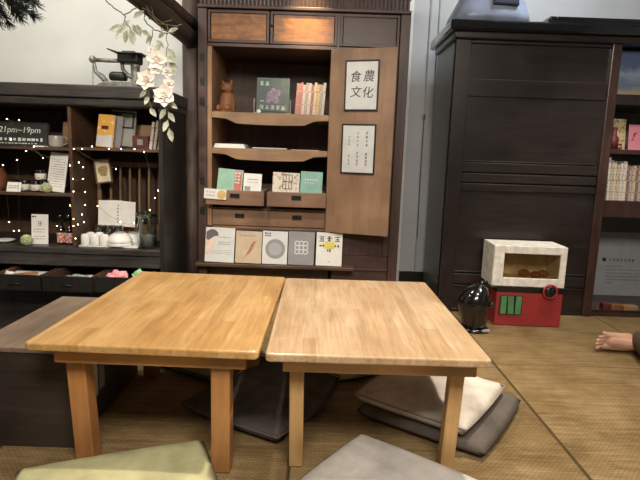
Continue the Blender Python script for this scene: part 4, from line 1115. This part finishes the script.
# things on top of the wardrobe
zt = 1.7205
t = thing('lacquer_board', 'long glossy black lacquered board lying on the wardrobe cornice', 'board', (1.95, 3.17, zt), (0, 0, .01))
B(-.70, .66, -.05, .08, 0.0, .018).build('lower_slat', M_lacq, t, bevel=.005); B(-.68, .64, -.04, .07, .018, .042).build('upper_slat', M_lacq, t, bevel=.008)
MB().ball((-.64, -.04, .034), .007, 8, 6).build('end_knob', M_brass, t, smooth=True)
c0 = at(488, 24, 3.25)
t = thing('wrapped_bundle', 'blue-grey wrapped bundle with a dark opening on the wardrobe top', 'bundle', (c0.x, 3.27, zt))
mb = MB(); rings = ((.235, .16, 0), (.225, .155, .05), (.19, .14, .13), (.155, .12, .20), (.13, .10, .26))
vs = []; n = 24
for (a_, b_, z) in rings:
    for k in range(n):
        q = 2 * PI * k / n; c_, s_ = math.cos(q), math.sin(q); r_ = (abs(c_) ** 4 + abs(s_) ** 4) ** -.25 * (1 + .02 * math.sin(5 * q + z * 20))
        vs.append((a_ * c_ * r_ + .02 * z, b_ * s_ * r_, z))
fs = [tuple(range(n))[::-1], tuple(range(4 * n, 5 * n))] + [(j * n + k, j * n + (k + 1) % n, (j + 1) * n + (k + 1) % n, (j + 1) * n + k) for j in range(4) for k in range(n)]
mb.add(vs, fs).build('wrapping', M_bluebag, t, smooth=True)
MB().prism([(-.02, .09), (.13, .085), (.11, .23), (.0, .235)], -.168, -.10, 'y').build('opening', plain('dark_hollow', (38, 44, 60), .5), t, bevel=.01)

# ------------------------------------------------------------------ red box, white oven, machine
OY = 2.88
rb = thing('red_box', 'red cardboard stove box with green vent under the white oven', 'box', (1.205, OY, 0), (0, 0, -.02))
B(-.185, .19, 0, .225, 0.001, .196).build('carton', M_red, rb, bevel=.003)
B(-.187, .192, -.002, .227, .196, .228).build('top_band', M_blackp, rb, bevel=.002)
B(-.165, -.035, -.003, 0, .065, .178).build('vent_panel', plain('vent_black', (18, 26, 18), .6), rb)  # near-black backing that shows as stripes between the green slats
gp_ = MB()
for k, (xa, sk) in enumerate(((-.158, .0), (-.114, -.006), (-.074, .002))): gp_.prism([(xa, .07), (xa + .032, .07), (xa + .032 + sk, .174), (xa + sk, .174)], -.006, -.003, 'y')
gp_.build('vent_slats', M_greenp, rb)
kn = MB().lathe([(0, .018), (.026, .018), (.03, .014), (.03, 0), (0, 0)], 24, Matrix.Translation((.11, -.0095, .212)) @ Matrix.Rotation(PI / 2, 4, 'X')).build('knob', M_blackp, rb, smooth=True)
MB().torus((0, 0, 0), .0375, .0065, 26, 8, Matrix.Translation((.11, -.0165, .212)) @ Matrix.Rotation(PI / 2, 4, 'X')).build('knob_ring', M_red, kn, smooth=True)
wo = thing('toy_oven', 'speckled white foam oven with a window standing on the red box', 'oven', (1.205, OY + .006, .2295), (0, 0, -.03))
ow0, ow1, oh, od = -.215, .195, .235, .222
s_ = MB()
s_.box(ow0, ow1, .02, od, 0, .035); s_.box(ow0, ow1, .02, od, oh - .03, oh); s_.box(ow0, ow0 + .04, .02, od, .035, oh - .03); s_.box(ow1 - .03, ow1, .02, od, .035, oh - .03); s_.box(ow0 + .04, ow1 - .03, od - .02, od, .035, oh - .03)
s_.build('shell', M_mottle, wo)
fr = MB(); fr.box(ow0, ow0 + .06, 0, .02, 0, oh); fr.box(ow1 - .035, ow1, 0, .02, 0, oh); fr.box(ow0 + .06, ow1 - .035, 0, .02, 0, .05); fr.box(ow0 + .06, ow1 - .035, 0, .02, oh - .045, oh)
fr.build('front_frame', M_mottle, wo, bevel=.004)
ln = MB(); ln.box(ow0 + .041, ow1 - .031, .024, od - .021, .0355, .037); ln.box(ow0 + .041, ow1 - .031, od - .024, od - .021, .037, oh - .031); ln.box(ow0 + .0405, ow0 + .043, .024, od - .024, .037, oh - .031); ln.box(ow1 - .033, ow1 - .0305, .024, od - .024, .037, oh - .031)
ln.build('lining', M_cav, wo)
B(ow0 + .06, ow1 - .035, .009, .012, .05, oh - .045).build('window_pane', glass('oven_window', (238, 232, 218), .08), wo)
wm = Matrix.Translation((1.205, OY + .006, .2295)) @ Matrix.Rotation(-.03, 4, 'Z')
for k, (x, y, r, lab) in enumerate(((.0, .11, .03, 'left bread roll in the white oven'), (.06, .09, .026, 'middle bread roll in the white oven'), (.115, .12, .028, 'right bread roll in the white oven'))):
    mb = MB().ball((0, 0, r * .75), (r * 1.15, r, r * .75), 16, 10)
    tag(mb.build('bread_roll', M_bread, None, smooth=True, loc=wm @ Vector((x, y, .0372))), lab, 'bread', 'bread rolls in the oven')

cm = thing('coffee_machine', 'glossy black rounded machine with a silver foot plate beside the red box', 'machine', (at(474, 331, 2.76).x + .005, 2.79, 0), (0, 0, .2))
bd = MB(); n = 22
prof = [(0, .0, .05, .055), (.0, .02, .066, .07), (.0, .045, .07, .072), (-.008, .08, .076, .08), (-.012, .12, .085, .09), (-.01, .165, .086, .09), (-.004, .20, .074, .08), (.004, .228, .052, .058), (.014, .245, .028, .034), (.018, .250, .010, .012)]
vs = []
for dx, z, a_, b_ in prof:
    for k in range(n): q = 2 * PI * k / n; vs.append((dx + a_ * math.cos(q), b_ * math.sin(q), z + .012))
fs = [tuple(range(n))[::-1], tuple(range((len(prof) - 1) * n, len(prof) * n))] + [(j * n + k, j * n + (k + 1) % n, (j + 1) * n + (k + 1) % n, (j + 1) * n + k) for j in range(len(prof) - 1) for k in range(n)]
bd.add(vs, fs).build('housing', M_blackp, cm, smooth=True)
MB().lathe([(0, 0.001), (.078, 0.001), (.08, .008), (.074, .018), (0, .018)], 24).build('base', M_blackp, cm, smooth=True)
MB().prism([(.012, .010), (.056, .010), (.054, .024), (.014, .021)], -.083, -.068, 'y').build('foot_plate', M_silver, cm, bevel=.002)
MB().tube([(.018, 0, .25), (.03, .0, .275), (.055, .0, .27), (.075, .01, .24)], [.012, .011, .010, .008], 8).build('lever', M_blackp, cm, smooth=True)
MB().lathe([(0, .0), (.016, .0), (.016, .012), (0, .014)], 14, Matrix.Translation((.055, -.066, .16)) @ Matrix.Rotation(PI / 2 - .0, 4, 'X') @ Matrix.Rotation(.6, 4, 'Y')).build('dial', M_blackp, cm, smooth=True)


# ------------------------------------------------------------------ seated person at the right edge (bare foot in view)
def caps(mb, pts, n=12):
    for (a, ra), (b, rb_) in zip(pts, pts[1:]):
        a, b = Vector(a), Vector(b); mb.tube([a, a.lerp(b, .5), b], [ra, (ra + rb_) / 2, rb_], n)
    for p, r in pts: mb.ball(p, r, 14, 10)


def remeshed(mb, name, mat, parent, vox, it=6):
    o = mb.build(name, mat, None)
    r = o.modifiers.new('r', 'REMESH'); r.mode = 'VOXEL'; r.voxel_size = vox
    s = o.modifiers.new('s', 'SMOOTH'); s.iterations = it; s.factor = .5
    me = bpy.data.meshes.new_from_object(o.evaluated_get(bpy.context.evaluated_depsgraph_get()))
    bpy.data.objects.remove(o); me.name = name
    for p in me.polygons: p.use_smooth = True
    o = bpy.data.objects.new(name, me); COL.objects.link(o)
    if parent is not None: o.parent = parent
    return o


b = MB()
AK = Vector((1.622, 2.50, .058)); KN = Vector((1.585, 2.10, .14)); HP = Vector((2.12, 2.36, .14))
caps(b, [(AK, .036), (AK.lerp(KN, .35), .046), (AK.lerp(KN, .7), .052), (KN, .055), (KN.lerp(HP, .5), .07), (HP, .085)])
# left foot rolled onto its outer side, big toe uppermost
caps(b, [(AK + Vector((.035, .02, -.02)), .034), (AK + Vector((-.03, .0, -.01)), .037), ((1.545, 2.51, .05), .038), ((1.49, 2.515, .052), .034)])
caps(b, [((1.57, 2.51, .07), .028), ((1.50, 2.515, .078), .021), ((1.46, 2.515, .084), .017)])
caps(b, [((1.57, 2.51, .035), .030), ((1.49, 2.515, .030), .024), ((1.445, 2.515, .026), .017)])
TOES = [(1.440, 2.515, .0925, .0115), (1.419, 2.508, .0750, .0084), (1.407, 2.503, .0580, .0080), (1.403, 2.500, .0410, .0078), (1.404, 2.498, .0215, .0080)]
for k, (x1, y1, z1, r) in enumerate(TOES):
    x0 = (1.478, 1.468, 1.462, 1.456, 1.448)[k]; z0 = .054 + (z1 - .054) * .80
    caps(b, [((x0, 2.515, z0), r * 1.25), ((x0 * .45 + x1 * .55, y1 + .002, z0 * .45 + z1 * .55 + .002), r * .88), ((x1 + r * .8, y1, z1), r * 1.05)], 10)
# right leg folded behind
RK, RA, RH = Vector((2.06, 2.90, .14)), Vector((1.99, 2.60, .055)), Vector((2.14, 2.56, .14))
caps(b, [(RH, .085), (RH.lerp(RK, .5), .07), (RK, .055), (RK.lerp(RA, .4), .052), (RA, .036)])
caps(b, [(RA, .034), (RA + Vector((-.02, -.07, -.015)), .032), (RA + Vector((-.03, -.14, -.02)), .026), (RA + Vector((-.03, -.18, -.024)), .018)])
# trunk, neck, head
caps(b, [((2.14, 2.46, .14), .12), ((2.16, 2.46, .28), .115), ((2.15, 2.46, .44), .125), ((2.13, 2.46, .55), .09), ((2.12, 2.46, .62), .05)])
caps(b, [((2.14, 2.32, .55), .055), ((2.14, 2.60, .55), .055)])
b.ball((2.08, 2.46, .755), (.093, .075, .115), 18, 14); b.ball((1.985, 2.46, .74), (.016, .012, .018)); b.ball((2.02, 2.46, .685), (.05, .045, .035))
for s_ in (-1, 1): b.ball((2.09, 2.46 + s_ * .078, .745), (.02, .01, .03)); b.ball((2.0, 2.46 + s_ * .03, .762), (.014, .014, .008))
# arms and hands resting on the knees
for sh, el, wr in (((2.14, 2.29, .54), (2.02, 2.16, .33), (1.80, 2.12, .24)), ((2.14, 2.63, .54), (2.12, 2.78, .33), (2.06, 2.86, .235))):
    caps(b, [(sh, .05), (Vector(sh).lerp(Vector(el), .5), .043), (el, .037), (Vector(el).lerp(Vector(wr), .4), .036), (wr, .025)])
    d = (Vector(wr) - Vector(el)).normalized(); sd = Vector((d.y, -d.x, 0)).normalized(); W_ = Vector(wr)
    caps(b, [(W_, .024), (W_ + d * .05 + sd * .015, .019), (W_ + d * .085 + sd * .02, .014)]); caps(b, [(W_ + d * .02, .022), (W_ + d * .085 - sd * .02, .014)])
    for k in range(4):
        o_ = sd * (.026 - .017 * k); L_ = (.06, .07, .066, .052)[k]
        caps(b, [(W_ + d * .08 + o_, .0095), (W_ + d * (.08 + L_ * .55) + o_ * 1.1 + Vector((0, 0, -.008)), .0085), (W_ + d * (.08 + L_) + o_ * 1.15 + Vector((0, 0, -.026)), .0075)], 8)
    caps(b, [(W_ + d * .02 + sd * .02, .013), (W_ + d * .055 + sd * .045 + Vector((0, 0, -.005)), .010), (W_ + d * .085 + sd * .05 + Vector((0, 0, -.016)), .009)], 8)
ps = remeshed(b, 'person', M_skin, None, .0036, 3)
ps.data.materials.clear(); ps.data.materials.append(M_skin)
tag(ps, 'seated barefoot person in brown trousers, foot at the right edge', 'person')
nl = MB()
for x1, y1, z1, r in TOES: nl.ball((x1 + r * .75, y1 - r * .92, z1 + r * .25), (r * .62, r * .2, r * .6), 10, 6)
nl.build('toenails', plain('toenail', (214, 170, 146), .4), ps, smooth=True)
tr = MB()
caps(tr, [(AK.lerp(KN, .06) + Vector((.008, 0, .008)), .058), (AK.lerp(KN, .35) + Vector((0, 0, -.01)), .076), (AK.lerp(KN, .65), .082), (KN, .082), (KN.lerp(HP, .5), .095), (HP, .11)])
caps(tr, [(RH, .11), (RH.lerp(RK, .5), .09), (RK, .075), (RK.lerp(RA, .5), .072), (RK.lerp(RA, .8), .06)])
caps(tr, [((2.14, 2.40, .14), .135), ((2.14, 2.52, .14), .135), ((2.16, 2.46, .26), .13)])
for i, v in enumerate(tr.v): v.z = max(v.z, .004)
remeshed(tr, 'trousers', M_trous, ps, .01, 6)
sh_ = MB()
caps(sh_, [((2.16, 2.46, .25), .134), ((2.15, 2.46, .44), .142), ((2.13, 2.46, .55), .10)]); caps(sh_, [((2.14, 2.31, .55), .068), ((2.14, 2.61, .55), .068)])
for sh, el in (((2.14, 2.29, .54), (2.02, 2.18, .33)), ((2.14, 2.63, .54), (2.12, 2.78, .33))): caps(sh_, [(sh, .066), (Vector(sh).lerp(Vector(el), .75), .056)])
remeshed(sh_, 'shirt', M_shirt, ps, .01, 6)
hr = MB().ball((2.10, 2.46, .775), (.095, .084, .112), 18, 12)
hr.v = [v if v.x > 2.04 or v.z > .80 else Vector((2.04 + (v.x - 2.04) * .3, v.y, max(v.z, .80))) for v in hr.v]
hr.build('hair', M_hair, ps, smooth=True)

# ------------------------------------------------------------------ light
def area(name, loc, target, size, power, col, sy=None, spread=PI):
    l = bpy.data.lights.new(name, 'AREA'); l.energy = power; l.color = col; l.size = size
    if sy: l.shape = 'RECTANGLE'; l.size_y = sy
    l.spread = spread
    o = bpy.data.objects.new(name, l); COL.objects.link(o); o.location = loc
    o.rotation_euler = (Vector(target) - Vector(loc)).to_track_quat('-Z', 'Y').to_euler()
    return o


def spot(name, loc, target, power, angle, col, blend=.4, r=.03):
    l = bpy.data.lights.new(name, 'SPOT'); l.energy = power; l.color = col; l.spot_size = math.radians(angle); l.spot_blend = blend; l.shadow_soft_size = r
    o = bpy.data.objects.new(name, l); COL.objects.link(o); o.location = loc
    o.rotation_euler = (Vector(target) - Vector(loc)).to_track_quat('-Z', 'Y').to_euler()
    return o


WARM = (1, .88, .72); NEUT = (1, .93, .84); COOL = (.86, .93, 1)
spot('ceiling_spot_table', (.75, 1.45, 2.4), (.0, 1.7, .2), 190, 84, WARM, .7, .04)
spot('ceiling_spot_middle', (-.30, 2.92, 2.4), (-.2, 1.95, .2), 95, 80, WARM, .7, .05)
spot('ceiling_spot_tatami', (1.55, 2.35, 2.4), (1.6, 2.75, 0), 125, 66, WARM, .8, .05)
spot('ceiling_spot_cabinet', (-.10, 2.90, 2.4), (-.12, 3.3, 1.72), 170, 25, (1, .72, .34), 1.0, .03)
spot('ceiling_spot_front', (-.25, 1.5, 2.35), (-.25, 3.3, .8), 75, 58, NEUT, .8, .06)
spot('shelf_fill_spot', (-.8, .1, 1.92), (-1.3, 3.1, .62), 150, 44, WARM, .8, .06)  # unseen fill, added at a low angle to brighten the shelf bays
area('ceiling_panel_left', (-1.5, 2.45, 2.4), (-1.5, 3.9, 1.6), .5, 28, (1, .97, .9), .3)
area('ceiling_panel_alcove', (1.3, 2.9, 2.4), (1.3, 3.9, 1.9), .4, 17, COOL, .3)
area('room_fill', (.3, -.1, 2.4), (.3, 1.6, .2), 1.2, 130, NEUT, 1.0)  # unseen front fill, added to lift the tones under the tables
w = bpy.data.worlds.new('world'); SC.world = w; w.use_nodes = True
w.node_tree.nodes['Background'].inputs[0].default_value = (.8, .85, 1, 1); w.node_tree.nodes['Background'].inputs[1].default_value = .3
SC.view_settings.view_transform = 'Standard'; SC.view_settings.look = 'None'; SC.view_settings.gamma = 1; SC.view_settings.use_curve_mapping = False
SC.view_settings.exposure = 0.0
SC.cycles.use_denoising = True
